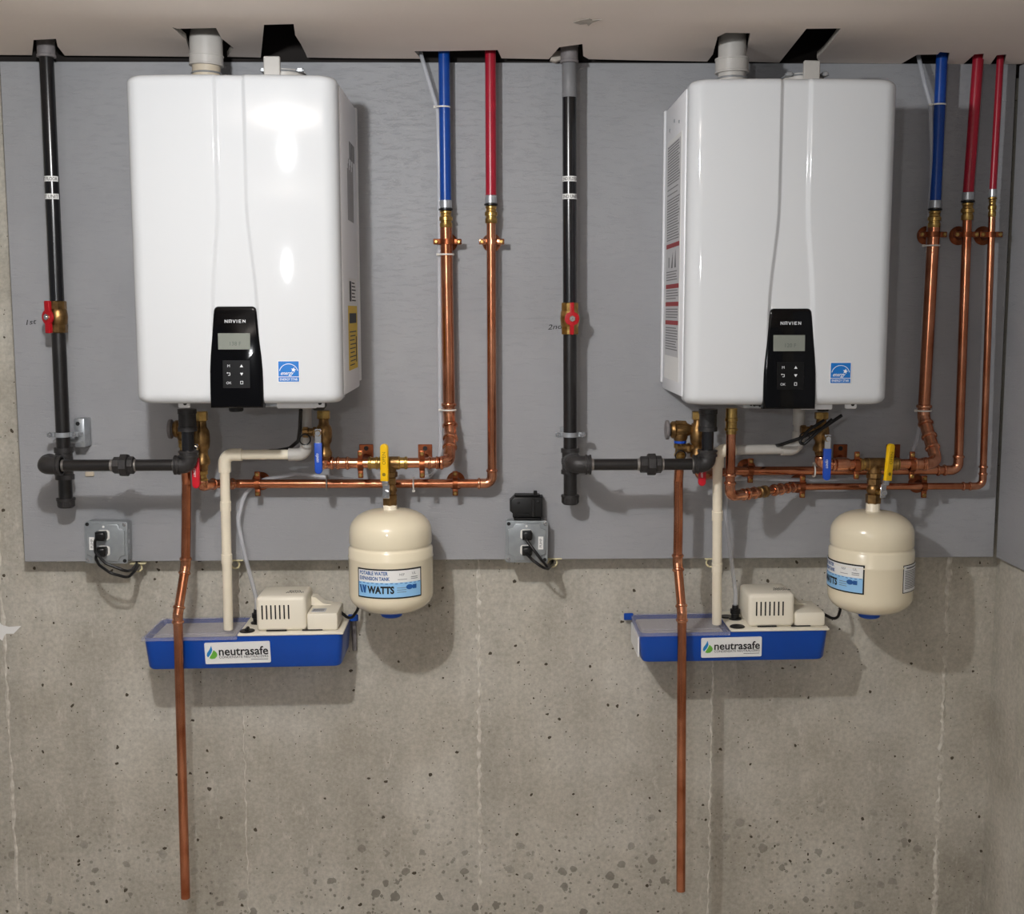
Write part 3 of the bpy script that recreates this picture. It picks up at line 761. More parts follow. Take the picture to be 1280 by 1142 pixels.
def gas_clamp(P, r, o, which, label):
    c = P(543); t = thing('pipe_clamp', Vector((c.x, 0, c.z)), label, 'clamp', 'gas pipe clamps'); w = .012
    f = Fr(Vector((c.x, 0, c.z)))
    m = MB()
    # band made of two half straps
    vs = []; fs = []; n = 28; wd = .0055
    for i in range(n+1):
        a = 2*math.pi*i/n; 
        for rr, zz in ((r*1.02, -wd), (r*1.02, wd), (r*1.02+.003, wd), (r*1.02+.003, -wd)): vs.append(c+Vector((math.cos(a)*rr, math.sin(a)*rr, zz)))
    for i in range(n):
        for k in range(4): k2 = (k+1) % 4; fs.append([i*4+k, i*4+k2, (i+1)*4+k2, (i+1)*4+k])
    m.add(vs, fs)
    for s in (-1, 1): m.rbox(f, s*(r+.010)-.010, s*(r+.010)+.010, -.0055, .0055, o-.004, o+.004, .001, 1)
    m.build('band', M['zinc'], t)
    for s in (-1, 1):
        k = MB(); x = s*(r+.013); k.cyl(f.p(x, 0, o-.012), f.p(x, 0, o+.012), .0032, 12); k.hexa(f.p(x, 0, o+.005), f.p(x, 0, o+.011), .0066, 6); k.build('bolt', M['chrome'], t)
    if which == 1:
        m = MB(); m.rbox(f, .018, .044, -.034, .036, 0, .05, .003, 2); m.rbox(f, -.03, .04, -.006, .004, .045, .055, .001, 1); m.rbox(f, -.034, .040, -.024, -.014, .0, .052, .003, 1)
        st = m.build('strut', M['zinc'], t)
        MB().cyl(f.p(.028, .024, .0495), f.p(.028, .024, .0515), .005, 12).build('strut_hole', M['inkblack'], st)
    else:
        m = MB(); m.rbox(f, -.020, .020, -.012, .012, 0, .004, .001, 1); m.cyl(f.p(0, 0, .003), f.p(0, 0, o-r), .005, 12); m.build('wall_plate', M['zinc'], t)
gas_clamp(P1, r1, o1, 1, 'galvanised clamp on a strut bracket holding the left gas pipe')
gas_clamp(P2, r2, o2, 2, 'shiny split clamp with two bolts on the gas pipe between the heaters')

# ------------------------------------------------------------------ service valves under the heaters
def service_valve(xc, ya, yb, o, handle, hx, hy, label, drain=None, dz=.42, lever_o=.032, tilt=0, nut='brass'):
    a = at(xc, ya, o); b = at(xc+(1 if xc < 612 else -1), yb, o); b.x = a.x; L = a.z-b.z
    t = thing('service_valve', b, label, 'valve', 'service valves under the heaters')
    m = MB(); m.hexa(a, a-Vector((0, 0, L*.16)), .0165, 6); m.build('inlet_nut', M['brass'], t)
    m = MB(); m.lathe(a-Vector((0, 0, L*.16)), (0, 0, -1), [(0, .0115), (L*.10, .0125), (L*.16, .0175), (L*.22, .019), (L*.34, .0195), (L*.44, .018), (L*.50, .014), (L*.56, .0135), (L*.66, .0185), (L*.72, .0185), (L*.76, .0135), (L*.84, .0125)], 22)
    m.build('body', M['bronze'], t)
    c = a - Vector((0, 0, L*.42))
    if drain:
        c = a - Vector((0, 0, L*dz)); s = drain; d = MB(); d.cyl(c, c+Vector((s*.036, 0, 0)), .0095, 16); d.hexa(c+Vector((s*.018, 0, 0)), c+Vector((s*.026, 0, 0)), .0125, 6); d.build('drain_port', M['bronze'], t)
        k = MB(); e = c+Vector((s*.036, -.002, 0)); k.cyl(e, e+Vector((s*.014, 0, 0)), .0115, 18)
        for i in range(12):
            q = 2*math.pi*i/12; k.cyl(e+Vector((s*.001, math.cos(q)*.0115, math.sin(q)*.0115)), e+Vector((s*.013, math.cos(q)*.0115, math.sin(q)*.0115)), .0012, 6)
        k.build('drain_cap', M['bronze'], t)
        k = MB(); k.ring(e+Vector((s*.007, -.012, -.016)), (.15*s, 1, .15), .0125, .0017, 26, 8); k.build('cap_strap', M['rubber'], t)
    # lever
    h = at(hx, hy[0], o+lever_o); e = at(hx, hy[1], o+lever_o); lf = Fr(h, (math.cos(R(tilt)), 0, math.sin(R(tilt))), (-math.sin(R(tilt)), 0, math.cos(R(tilt))))
    Lh = (h-e).length
    k = MB(); k.cyl(Vector((h.x, c.y, h.z)), h+Vector((0, -.004, 0)), .0075, 14); k.build('stem', M['brass'], t)
    k = MB(); k.rbox(lf, -.0075, .0075, -Lh*.34, .010, .0, .003, .001, 1); lv = k.build('lever', M['chrome'], t)
    k = MB(); k.hexa(lf.p(0, 0, .003), lf.p(0, 0, .009), .0068, 6); k.build('nut', M['chrome'], lv)
    k = MB(); w = .0088
    k.prism(lf, [(-w, -Lh*.24), (w, -Lh*.24)] + [(w*math.cos(q), -Lh+w+(-w)*math.sin(q)) for q in [math.pi*i/10 for i in range(11)]], -.003, .006, .0018)
    gr = k.build('grip', M[handle], lv)
    if Lh > .07:
        g2 = lf.rot(R(90)); MB().text(Fr(lf.p(0, -Lh*.60, 0), -lf.v, lf.u), 'open', .0075, 0, 0, .0064, 0, shear=.3).flat('lettering', M['paper'], gr)
    return t
service_valve(404.5, 513, 577, .150, 'bluevinyl', 397.5, (541, 592), 'brass cold water valve with blue handle under the left heater', drain=-1, nut='brass')
service_valve(251, 514, 588, .150, 'redvinyl', 244, (560, 610), 'brass hot water valve with red handle under the left heater', drain=None)
service_valve(1027, 515, 569, .150, 'bluevinyl', 1034.5, (548, 600), 'brass cold water valve with blue handle under the right heater', drain=-1)
service_valve(873, 514, 578, .150, 'redvinyl', 878, (566, 607), 'brass hot water valve with red handle under the right heater', drain=-1, dz=.72)

def relief(px, py, o, xv, which, label):
    c = at(px, py, o); v = at(xv, py, o); t = thing('relief_valve', c, label, 'valve', 'pressure relief valves')
    ax = Vector((1 if v.x > c.x else -1, 0, 0)); L = abs(v.x-c.x)
    m = MB()
    m.lathe(c-ax*.022, ax, [(0, .017), (.004, .0205), (.010, .021), (.014, .018), (.024, .0195), (.038, .0165), (L*.62+.022, .012), (L*.66+.022, .016), (L*.86+.022, .016), (L*.9+.022, .0115), (L+.016, .0115)], 22)
    for i in range(9):
        a = 2*math.pi*i/9; q = Vector((0, math.cos(a), math.sin(a))); m.cyl(c-ax*.010+q*.0195, c+ax*.016+q*.0185, .0028, 8)
    m.lathe(c+ax*.002+Vector((0, 0, -.006)), (0, 0, -1), [(0, .017), (.012, .0175), (.018, .0155), (.021, .0135)], 20)
    m.build('body', M['bronze'], t)
    k = MB(); k.lathe(c-ax*.034, ax, [(0, .019), (.001, .0225), (.005, .0235), (.008, .0225), (.009, .016), (.014, .012)], 24); k.build('cap', M['dusty'], t)
    k = MB(); k.cyl(c+Vector((0, 0, -.026))+ax*.002, c+Vector((0, 0, -.032))+ax*.002, .0150, 20); k.build('collar', M['bluevinyl'] if which == 2 else M['brass'], t)
    return c + ax*.002 + Vector((0, 0, -.032))
b1 = relief(229, 536, .145, 251, 1, 'brass relief valve half hidden behind the black gas nipple')
b2 = relief(849.5, 537, .145, 873, 2, 'brass relief valve with a blue collar beside the right heater gas pipe')

# ------------------------------------------------------------------ discharge pipes
def discharge(p0, path, yj, label):
    t = thing('discharge_pipe', at(path[-1][0], path[-1][1], path[-1][2]), label, 'copper pipe', 'relief discharge pipes'); r = .0113
    P = [p0] + [at(*q) for q in path]
    m = MB(); m.hexa(P[0], P[0]+Vector((0, 0, -.012)), .0150, 8); m.lathe(P[0]+Vector((0, 0, -.012)), (0, 0, -1), [(0, .0115), (.012, .0125), (.014, .0145), (.018, .0145), (.020, .0120), (.03, .0118)], 20)
    m.build('adapter', M['brass'], t)
    top = Vector((P[1].x, P[1].y, P[0].z-.03))
    MB().tube([P[0]+Vector((0, 0, -.03)), P[1], P[2]], r, 18, .004).build('upper_pipe', M['copper'], t)
    d1 = (P[3]-P[2]).normalized(); d2 = (P[4]-P[3]).normalized(); d3 = (P[5]-P[4]).normalized(); L = (P[4]-P[3]).length
    a = P[3]-d1*.022; b = P[3]+d2*.022; m = MB(); copper_elbow(m, a, P[3], b, r, .02); m.build('upper_elbow', M['copperfit'], t)
    c = P[4]-d2*.022; d = P[4]+d3*.022; m = MB(); copper_elbow(m, c, P[4], d, r, .02); m.build('lower_elbow', M['copperfit'], t)
    if (b-c).length > .004: MB().tube([b-d2*.004, c+d2*.004], r, 18).build('link_pipe', M['copper'], t)
    MB().tube([P[2], a+d1*.004], r, 18).build('mid_pipe', M['copper'], t)
    end = P[5]; lp = MB(); s = d-d3*.004; L = (end-s).length
    lp.lathe(s, end-s, [(0, r*.98), (.001, r), (L-.0008, r), (L, r*.94), (L, r*.84), (L-.03, r*.84)], 20); lp.build('drop_pipe', M['copper'], t)
discharge(b1, [(233.2, 604, .12), (232.8, 660, .118), (232, 707, .115), (222.2, 768, .158), (232, 1122, .158)], None, 'long vertical copper discharge pipe on the left, jogging in front of the blue tray')
discharge(b2, [(848, 600, .12), (848, 650, .118), (847, 703, .115), (852.5, 766, .158), (851, 1113, .158)], None, 'long vertical copper discharge pipe on the right, jogging in front of the blue tray')

# ------------------------------------------------------------------ copper supply lines
RB, RS, RX = .0146, .0110, .0085
def line_hot1():
    o = .05; r = RS; t = thing('hot_water_line', at(430, 604.5, o), 'low horizontal copper line turning up to the red pipe, left heater', 'copper pipe', 'copper supply lines')
    A = at(252, 588, .150); m = MB(); m.hexa(A, A-Vector((0, 0, .010)), .0145, 8); m.lathe(A-Vector((0, 0, .010)), (0, 0, -1), [(0, .0115), (.008, .012), (.010, .0142), (.014, .0142), (.016, .012), (.022, .012)], 18); m.build('adapter', M['brass'], t)
    B = A-Vector((0, 0, .022)); C = Vector((B.x, B.y, at(255, 605, .11).z)); D = at(268, 604.5, .105)
    C = Vector((C.x, C.y, D.z)); m = MB(); copper_elbow(m, B, C, D, r, .022); m.build('lower_elbow', M['copperfit'], t)
    E = at(298, 604.5, o); MB().tube([D-Vector((.004, 0, 0)), E, at(320, 604.5, o)], r, 16, .02).build('offset_pipe', M['copper'], t)
    press(MB(), at(283, 604.5, .079), at(292, 604.5, .062), r).build('coupling', M['copperfit'], t)
    K = at(615, 604, o); S = K-Vector((.036, 0, 0)); U = K+Vector((0, 0, .036))
    MB().tube([at(318, 604.5, o), S+Vector((.004, 0, 0))], r, 18).build('run_pipe', M['copper'], t)
    m = MB(); copper_elbow(m, S, K, U, r, .030); m.build('corner_elbow', M['copperfit'], t)
    V = at(613.6, 276, o); V = Vector((K.x, V.y, V.z)); MB().tube([U-Vector((0, 0, .004)), V], r, 18).build('riser', M['copper'], t)
    return V
def tee_line(t, o, xs, y, xt, xe, r):
    """upper cold line: coupling, tee for the tank, coupling"""
    P = lambda x: Vector((at(x, y, o).x, -o, at((xs+xe)/2, y, o).z))
    return P
def line_cold(which):
    o = .14; r = RS*1.12
    if which == 1:
        xs, xe, xt, y = 412, 545, 487, 578.5; vx = 404.5; vy = 577; lab = 'upper copper line with brass tee and yellow-handled tank valve, left heater, rising to blue pipe'
    else:
        xs, xe, xt, y = 1044, 1160, 1093, 580; vx = 1027; vy = 569; lab = 'upper copper line with brass tee and yellow-handled tank valve, right heater, rising to blue pipe'
    zc = at((xs+xe)/2, y, o).z
    P = lambda x, dx=0: Vector((at(x, y, o).x+dx, -o, zc))
    t = thing('cold_water_line', P((xs+xe)/2), lab, 'copper pipe', 'copper supply lines')
    A = at(vx, vy, .150)
    m = MB(); Cc = Vector((A.x, -o+.0, zc))
    if which == 1:
        m.tube([A, A+Vector((0, -.012, -.004)), Cc+Vector((0, 0, .0)), P(xs+6)], r*1.08, 16, .012); bead(m, P(xs+3), (1, 0, 0), r)
        m.build('valve_elbow', M['copperfit'], t)
    else:
        m.tube([A+Vector((0, 0, .004)), Vector((A.x, -.13, zc)), P(xs+2)], r*1.06, 16, .03); bead(m, A-Vector((0, 0, .006)), (0, 0, 1), r); bead(m, P(xs-2), (1, 0, 0), r); m.build('valve_elbow', M['copperfit'], t)
        m = MB(); m.lathe(P(xs), (1, 0, 0), [(0, r*1.05), (.003, r*1.35), (.022, r*1.35), (.030, r*1.25), (.034, r*1.1)], 22); m.build('reducer', M['copperfit'], t)
    fa, fb = (420, 437) if which == 1 else (1062, 1066)
    if which == 1:
        press(MB(), P(419), P(438), r).build('coupling', M['copperfit'], t)
        m = MB(); press(m, P(460), P(474), r); m.build('brass_coupling', M['brass'], t)
        MB().tube([P(437), P(461)], r, 16).build('pipe', M['copper'], t); MB().tube([P(472), P(480)], r, 16).build('pipe', M['brass'], t)
        m = MB(); press(m, P(496), P(510), r); m.build('brass_coupling', M['brass'], t)
        MB().tube([P(509), P(538)], r, 16).build('pipe', M['copper'], t)
        press(MB(), P(534), P(549), r).build('coupling', M['copperfit'], t)
    else:
        MB().tube([P(1050), P(1078)], r, 16).build('pipe', M['copper'], t)
        m = MB(); press(m, P(1073), P(1088), r); m.build('brass_coupling', M['brass'], t)
        m = MB(); press(m, P(1106), P(1124), r); m.build('brass_coupling', M['brass'], t)
        MB().tube([P(1122), P(1146)], r, 16).build('pipe', M['copper'], t)
        press(MB(), P(1141), P(1158), r).build('coupling', M['copperfit'], t)
    # brass tee dropping to the tank
    m = MB(); w = .016; c = P(xt); m.cyl(c-Vector((w*1.5, 0, 0)), c+Vector((w*1.5, 0, 0)), r*1.28, 20); m.cyl(c, c-Vector((0, 0, .030)), r*1.28, 20); m.hexa(c-Vector((0, 0, .020)), c-Vector((0, 0, .034)), r*1.5, 8)
    m.build('tee', M['bronze'], t)
    # offset up to the wall riser
    ov = .046
    if which == 1: pts = [(551, 578.5, o), (561, 576, .125), (563.5, 543, .07), (561.5, 518, ov), (557.6, 282, ov)]
    else: pts = [(1156, 580, o), (1171, 577, .125), (1160, 540, .07), (1154.5, 520, ov), (1167.5, 282, ov)]
    Q = [at(*p) for p in pts]; Q[0].z = zc; Q[1].z = zc+.002
    d12 = (Q[2]-Q[1]).normalized(); d23 = (Q[3]-Q[2]).normalized(); rb = RB
    m = MB(); m.tube([Q[0]-Vector((.006, 0, 0)), Q[1], Q[1]+d12*.045], rb*1.0, 18, .028); bead(m, Q[0]+Vector((.002, 0, 0)), (1, 0, 0), r*1.05); bead(m, Q[1]+d12*.042, d12, rb*.95); m.build('rising_elbow', M['copperfit'], t)
    m = MB(); m.tube([Q[1]+d12*.04, Q[2], Q[2]+d23*.03], rb*1.05, 18, .02); bead(m, Q[2]-d12*.012, d12, rb); m.build('offset_elbow', M['copperfit'], t)
    dv = (Q[4]-Q[3]).normalized()
    m = MB(); m.tube([Q[2]+d23*.022, Q[3], Q[3]+dv*.028], rb*1.05, 18, .015); bead(m, Q[2]+d23*.024, d23, rb); bead(m, Q[3]+dv*.024, dv, rb); m.build('riser_elbow', M['copperfit'], t)
    MB().tube([Q[3]+dv*.02, Q[4]], rb, 20).build('riser', M['copper'], t)
    return Q[4], dv, c, t
def line_hot2():
    o = .052; r = RS; t = thing('hot_water_line', at(1000, 588, o), 'middle horizontal copper line turning up to the thick red pipe, right heater', 'copper pipe', 'copper supply lines')
    A = at(874, 577, .150); K0 = at(886, 588, .10); z = at(1040, 588, o).z
    C = Vector((A.x, A.y, z)); D = Vector((at(893, 588, .10).x, -.10, z)); m = MB(); copper_elbow(m, A+Vector((0, 0, .002)), C, D, r, .022); m.build('lower_elbow', M['copperfit'], t)
    P = lambda x: Vector((at(x, 588, o).x, -o, z))
    MB().tube([D-Vector((.003, 0, 0)), P(918), P(945)], r, 16, .02).build('offset_pipe', M['copper'], t)
    K = P(1197.5); S = K-Vector((.038, 0, 0)); U = K+Vector((0, 0, .038))
    MB().tube([P(942), S+Vector((.004, 0, 0))], r, 18).build('run_pipe', M['copper'], t)
    m = MB(); copper_elbow(m, S, K, U, r, .032); bead(m, S-Vector((.012, 0, 0)), (1, 0, 0), r); m.build('corner_elbow', M['copperfit'], t)
    V = at(1209, 272, o); d = (V-K).normalized(); MB().tube([U-Vector((0, 0, .004)), V], r, 18).build('riser', M['copper'], t)
    return V, (V-U).normalized()
def line_recirc():
    o = .05; r = RX; t = thing('recirculation_line', at(1100, 608, o), 'thin lowest copper line with a row of beaded fittings, under the right heater', 'copper pipe')
    A = at(914.5, 510, .20); z = at(1060, 608, o).z; B = Vector((A.x, -.20, z))
    m = MB(); m.lathe(A, (0, 0, -1), [(0, .0135), (.022, .0135), (.023, .0150), (.030, .0150), (.031, .0132), (.046, .0132), (.047, .0155), (.052, .0155), (.053, .0125), (.060, .0125)], 20); m.build('adapter', M['brass'], t)
    rl = .0112; E = B+Vector((0, 0, .030)); MB().tube([A-Vector((0, 0, .058)), E], rl, 18).build('drop_pipe', M['copper'], t)
    G = at(931, 608, .17); G.z = z; m = MB(); copper_elbow(m, B+Vector((0, 0, .036)), B, G, rl, .026); bead(m, B+Vector((0, 0, .050)), (0, 0, 1), rl); m.build('elbow', M['copperfit'], t)
    Hn = at(996, 608, o); Hn.z = z; d = (Hn-G).normalized(); L = (Hn-G).length
    m = MB(); m.tube([G-d*.004, Hn], r*1.15, 16); press(m, G+d*L*.02, G+d*L*.22, r*1.35); m.build('check_pipe', M['copperfit'], t)
    m = MB(); m.lathe(G+d*L*.26, d, [(0, r*1.2), (.002, r*1.6), (.012, r*1.6), (.013, r*1.3), (.018, r*1.3), (.019, r*1.75), (.026, r*1.75), (.027, r*1.3)], 20); m.build('check_valve', M['bronze'], t)
    press(MB(), G+d*L*.52, G+d*L*.72, r*1.35).build('coupling', M['copperfit'], t); press(MB(), G+d*L*.78, G+d*L*.95, r*1.2).build('coupling', M['copperfit'], t)
    P = lambda x: Vector((at(x, 608, o).x, -o, z))
    K = P(1228); S = K-Vector((.034, 0, 0)); U = K+Vector((0, 0, .034))
    MB().tube([Hn-d*.006, P(1004), S+Vector((.004, 0, 0))], r, 16, .01).build('run_pipe', M['copper'], t)
    m = MB(); copper_elbow(m, S, K, U, r, .028); bead(m, S-Vector((.014, 0, 0)), (1, 0, 0), r); bead(m, U+Vector((0, 0, .014)), (0, 0, 1), r); m.build('corner_elbow', M['copperfit'], t)
    V = at(1240, 268, o); MB().tube([U-Vector((0, 0, .004)), V], r, 16).build('riser', M['copper'], t)
    return V, (V-U).normalized()
h1 = line_hot1(); c1, c1d, tee1, _ = line_cold(1); c2, c2d, tee2, _ = line_cold(2); h2, h2d = line_hot2(); rc, rcd = line_recirc()

# ------------------------------------------------------------------ plastic risers to the ceiling
def pex(P, d, r, col, top, label, blackring=True, bend=None):
    P = Vector(P); d = Vector(d).normalized(); t = thing('plastic_riser', P, label, 'water pipe', 'plastic risers to the ceiling')
    m = MB(); m.lathe(P-d*.006, d, [(0, r*1.02), (.002, r*1.12), (.012, r*1.12), (.013, r*.98), (.017, r*.98), (.018, r*1.2), (.026, r*1.2), (.028, r*1.0), (.034, r*.92), (.036, r*1.05), (.040, r*1.05), (.042, r*.8), (.05, r*.8)], 20); m.build('adapter', M['brass'], t)
    m = MB(); m.lathe(P+d*.036, d, [(0, r*1.1), (.0005, r*1.28), (.0040, r*1.28), (.0045, r*1.1)], 20); m.build('stop_ring', M['rubber'] if blackring else M['brass'], t)
    m = MB(); m.cyl(P+d*.041, P+d*.060, r*1.10, 20, .001); m.build('crimp_ring', M['zinc'], t)
    T = at(*top); pts = [P+d*.050] + [at(*q) for q in (bend or [])] + [T, T+Vector((0, (T-P).normalized().y, .17))]
    MB().tube(pts, r, 18, .25).build('pipe', M[col], t)
pex(c1, c1d, .0134, 'pexblue', (555, 66, .046), 'thick blue plastic riser at the left, just right of the left heater')
pex(h1, (0, 0, 1), .0128, 'pexred', (613, 66, .05), 'red plastic riser standing alone beside the left blue pipe')
pex(c2, c2d, .0134, 'pexblue', (1177.5, 70, .046), 'thick blue plastic riser right of the right heater')
pex(h2, h2d, .0128, 'pexred', (1223, 70, .052), 'thick red plastic riser between the right blue pipe and the thin red one')
pex(rc, rcd, .0083, 'pexred', (1250.5, 72, .05), 'thin red plastic riser nearest the right corner', False)

# ------------------------------------------------------------------ hangers
def hanger(px, py, o, r, vertical, label, group, dark=False):
    c = at(px, py, o); t = thing('pipe_hanger', Vector((c.x, 0, c.z)), label, 'pipe hanger', group); f = Fr(Vector((c.x, 0, c.z)))
    mt = M['copperdark'] if dark else M['copperfit']
    m = MB(); m.lathe(f.p(0, 0, 0), f.n, [(0, .023), (.002, .023), (.004, .021), (.010, .012), (o-r-.003, .009), (o-r-.001, .009)], 24); m.build('flange', mt, t)
    w = .0062; vs = []; fs = []; n = 24
    ax = f.u if not vertical else f.v; pr = f.v if not vertical else f.u
    for i in range(n+1):
        a = 2*math.pi*i/n
        for rr, zz in ((r*1.01, -w), (r*1.01, w), (r*1.01+.0026, w), (r*1.01+.0026, -w)): vs.append(c + ax*zz + (pr*math.cos(a)+f.n*math.sin(a))*rr)
    for i in range(n):
        for k in range(4): k2 = (k+1) % 4; fs.append([i*4+k, i*4+k2, (i+1)*4+k2, (i+1)*4+k])
    m = MB(); m.add(vs, fs)
    for s in (-1, 1):
        e = s*(r+.010)
        if vertical: m.rbox(f, e-.0095, e+.0095, -w*1.1, w*1.1, o-.0035, o+.0035, .002, 2)
        else: m.rbox(f, -w*1.1, w*1.1, e-.0095, e+.0095, o-.0035, o+.0035, .002, 2)
    m.build('strap', mt, t)
    for s in (-1, 1):
        e = s*(r+.0125); q = (e, 0) if vertical else (0, e)
        k = MB(); k.cyl(f.p(*q, o-.007), f.p(*q, o+.0055), .0028, 10); k.lathe(f.p(*q, o+.0033), f.n, [(0, .0050), (.002, .0050), (.004, .0032)], 12); k.build('screw', M['brass'], t)
GV, GH = 'hangers on the vertical pipes', 'hangers on the low horizontal pipes'
hanger(559.3, 302, .046, RB, True, 'copper hanger on the riser below the left blue pipe', GV, True)
hanger(614.6, 302, .05, RS, True, 'pale copper hanger on the riser below the lone red pipe', GV)
hanger(1166, 293, .046, RB, True, 'copper hanger on the riser below the right blue pipe', GV, True)
hanger(1208, 293, .052, RS, True, 'copper hanger on the riser below the thick right red pipe', GV, True)
hanger(1238.8, 293, .05, RX, True, 'copper hanger on the thin riser nearest the right corner', GV, True)
hanger(322, 604.5, .05, RS, False, 'copper hanger on the low line right of the left white drain pipe', GH, True)
hanger(569, 604, .05, RS, False, 'copper hanger on the low line below the left bent riser', GH, True)
hanger(938, 588, .052, RS, False, 'copper hanger on the middle line, right of the right white drain pipe', GH, True)
hanger(1003, 608, .05, RX, False, 'copper hanger on the thin line at the end of the beaded fittings', GH, True)
hanger(1155, 608, .05, RX, False, 'dark copper hanger on the thin line, right of the right tank valve', GH, True)
def standoff(px, py, o, r, label):
    f = Fr(at(px, 566, 0)); c = at(px, py, o); c = Vector((f.O.x, -o, c.z)); zc = c.z-f.O.z
    t = thing('standoff_bracket', f.O, label, 'pipe bracket', 'standoff brackets behind the upper lines'); w = .0062
    m = MB(); m.rbox(f, -.0175, .0175, -.024, .022, 0, .003, .001, 1); m.lathe(f.p(0, zc, .002), f.n, [(0, .010), (.006, .0065), (o-r-.012, .0065)], 14); pl = m.build('wall_plate', M['copperdark'], t)
    MB().cyl(f.p(0, .012, .003), f.p(0, .012, .0042), .0058, 14).build('plate_hole', M['inkblack'], pl)
    g = Fr(Vector((f.O.x, 0, c.z))); vs = []; fs = []; n = 24
    for i in range(n+1):
        a = 2*math.pi*i/n
        for rr, zz in ((r*1.02, -w), (r*1.02, w), (r*1.02+.003, w), (r*1.02+.003, -w)): vs.append(c + g.u*zz + (g.v*math.cos(a)+g.n*math.sin(a))*rr)
    for i in range(n):
        for k in range(4): k2 = (k+1) % 4; fs.append([i*4+k, i*4+k2, (i+1)*4+k2, (i+1)*4+k])
    m = MB(); m.add(vs, fs)
    for s in (-1, 1): m.rbox(g, -w, w, s*(r+.011)-.010, s*(r+.011)+.010, o-.004, o+.004, .002, 2)
    m.rbox(g, -w, w, -r*.8, r*.8, o-r-.014, o-r-.001, .002, 1)
    m.build('strap', M['copperdark'], t)
    for s in (-1, 1):
        k = MB(); k.cyl(g.p(0, s*(r+.013), o-.012), g.p(0, s*(r+.013), o+.006), .0028, 10); k.lathe(g.p(0, s*(r+.013), o+.0035), g.n, [(0, .0048), (.0025, .0048), (.004, .003)], 12); k.build('screw', M['brass'], t)
rr = RS*1.12
standoff(458, 580, .14, rr, 'copper standoff bracket left of the left yellow valve handle')
standoff(531.5, 580, .14, rr, 'copper standoff bracket right of the left yellow valve handle')
standoff(1050, 581.5, .14, rr, 'copper standoff bracket left of the right yellow valve handle')
standoff(1116, 581.5, .14, rr, 'copper standoff bracket right of the right yellow valve handle')

# ------------------------------------------------------------------ condensate drains
def drain_pipe(which):
    r = .0118; k = 1.28; pv = M['pvc']
    if which == 1:
        o = .125; xu, xd, yh = 383, 280.5, 568; ys, yb = 505, 786; lab = 'white plastic drain pipe with two elbows under the left heater'
    else:
        o = .135; xu, xd, yh = 997.5, 897, 561; ys, yb = 507, 779; lab = 'white plastic drain pipe with a bright front elbow under the right heater'
    t = thing('drain_pipe', at(xd, yh, o), lab, 'drain pipe', 'condensate drain pipes')
    z = at((xu+xd)/2, yh, o).z; X0 = at(xu, yh, o).x; X1 = at(xd, yh, .075 if False else o).x
    od = o if which == 1 else .155
    A = Vector((X0, -o, at(xu, ys, o).z+.01)); C = Vector((X0, -o, z))
    if which == 2: X1 = at(xd, yh, od).x
    D = Vector((X1, -od, z)); ob = .045 if which == 1 else .05
    zb = at(xd+5, yb, ob).z
    banded(MB(), Vector((X0, -o, at(xu, 536 if which == 1 else 531, o).z)), A, r*1.22, 1.03, .1).build('outlet_socket', M['pvcgrey'], t)
    MB().tube([A, C+Vector((0, 0, .03))], r, 18).build('outlet_pipe', M['pvcgrey'], t)
    m = MB(); e1 = C+Vector((0, 0, .042)); dl = (D-C).normalized(); e2 = C+dl*.042
    m.tube([e1, C, e2], r*k, 20, .024); m.build('upper_elbow', M['pvcgrey'], t)
    MB().tube([C+dl*.03, D-dl*.03], r, 18).build('cross_pipe', M['pvc'] if which == 1 else M['pvcgrey'], t)
    # the drop leans gently back to reach the tray
    T = Vector((at(xd+5 if which == 1 else xd-1, yb, .075).x, -.075, at(xd, yb, .075).z)); dd = (T-D).normalized()
    m = MB(); m.tube([D-dl*.042, D, D+dd*.042], r*k, 20, .024); m.build('lower_elbow', pv, t)
    MB().tube([D+dd*.03, T], r, 18).build('drop_pipe', pv, t)
    L = (T-D).length
    for f_ in ((.26, .27), (.56, .565)) if which == 1 else ((.34, .35), (.64, .645)):
        m = MB(); m.lathe(D+dd*L*f_[0], dd, [(0, r), (.0005, r*1.12), (.024, r*1.12), (.0245, r)], 20); m.build('coupling', pv, t)
    return t
drain_pipe(1); drain_pipe(2)

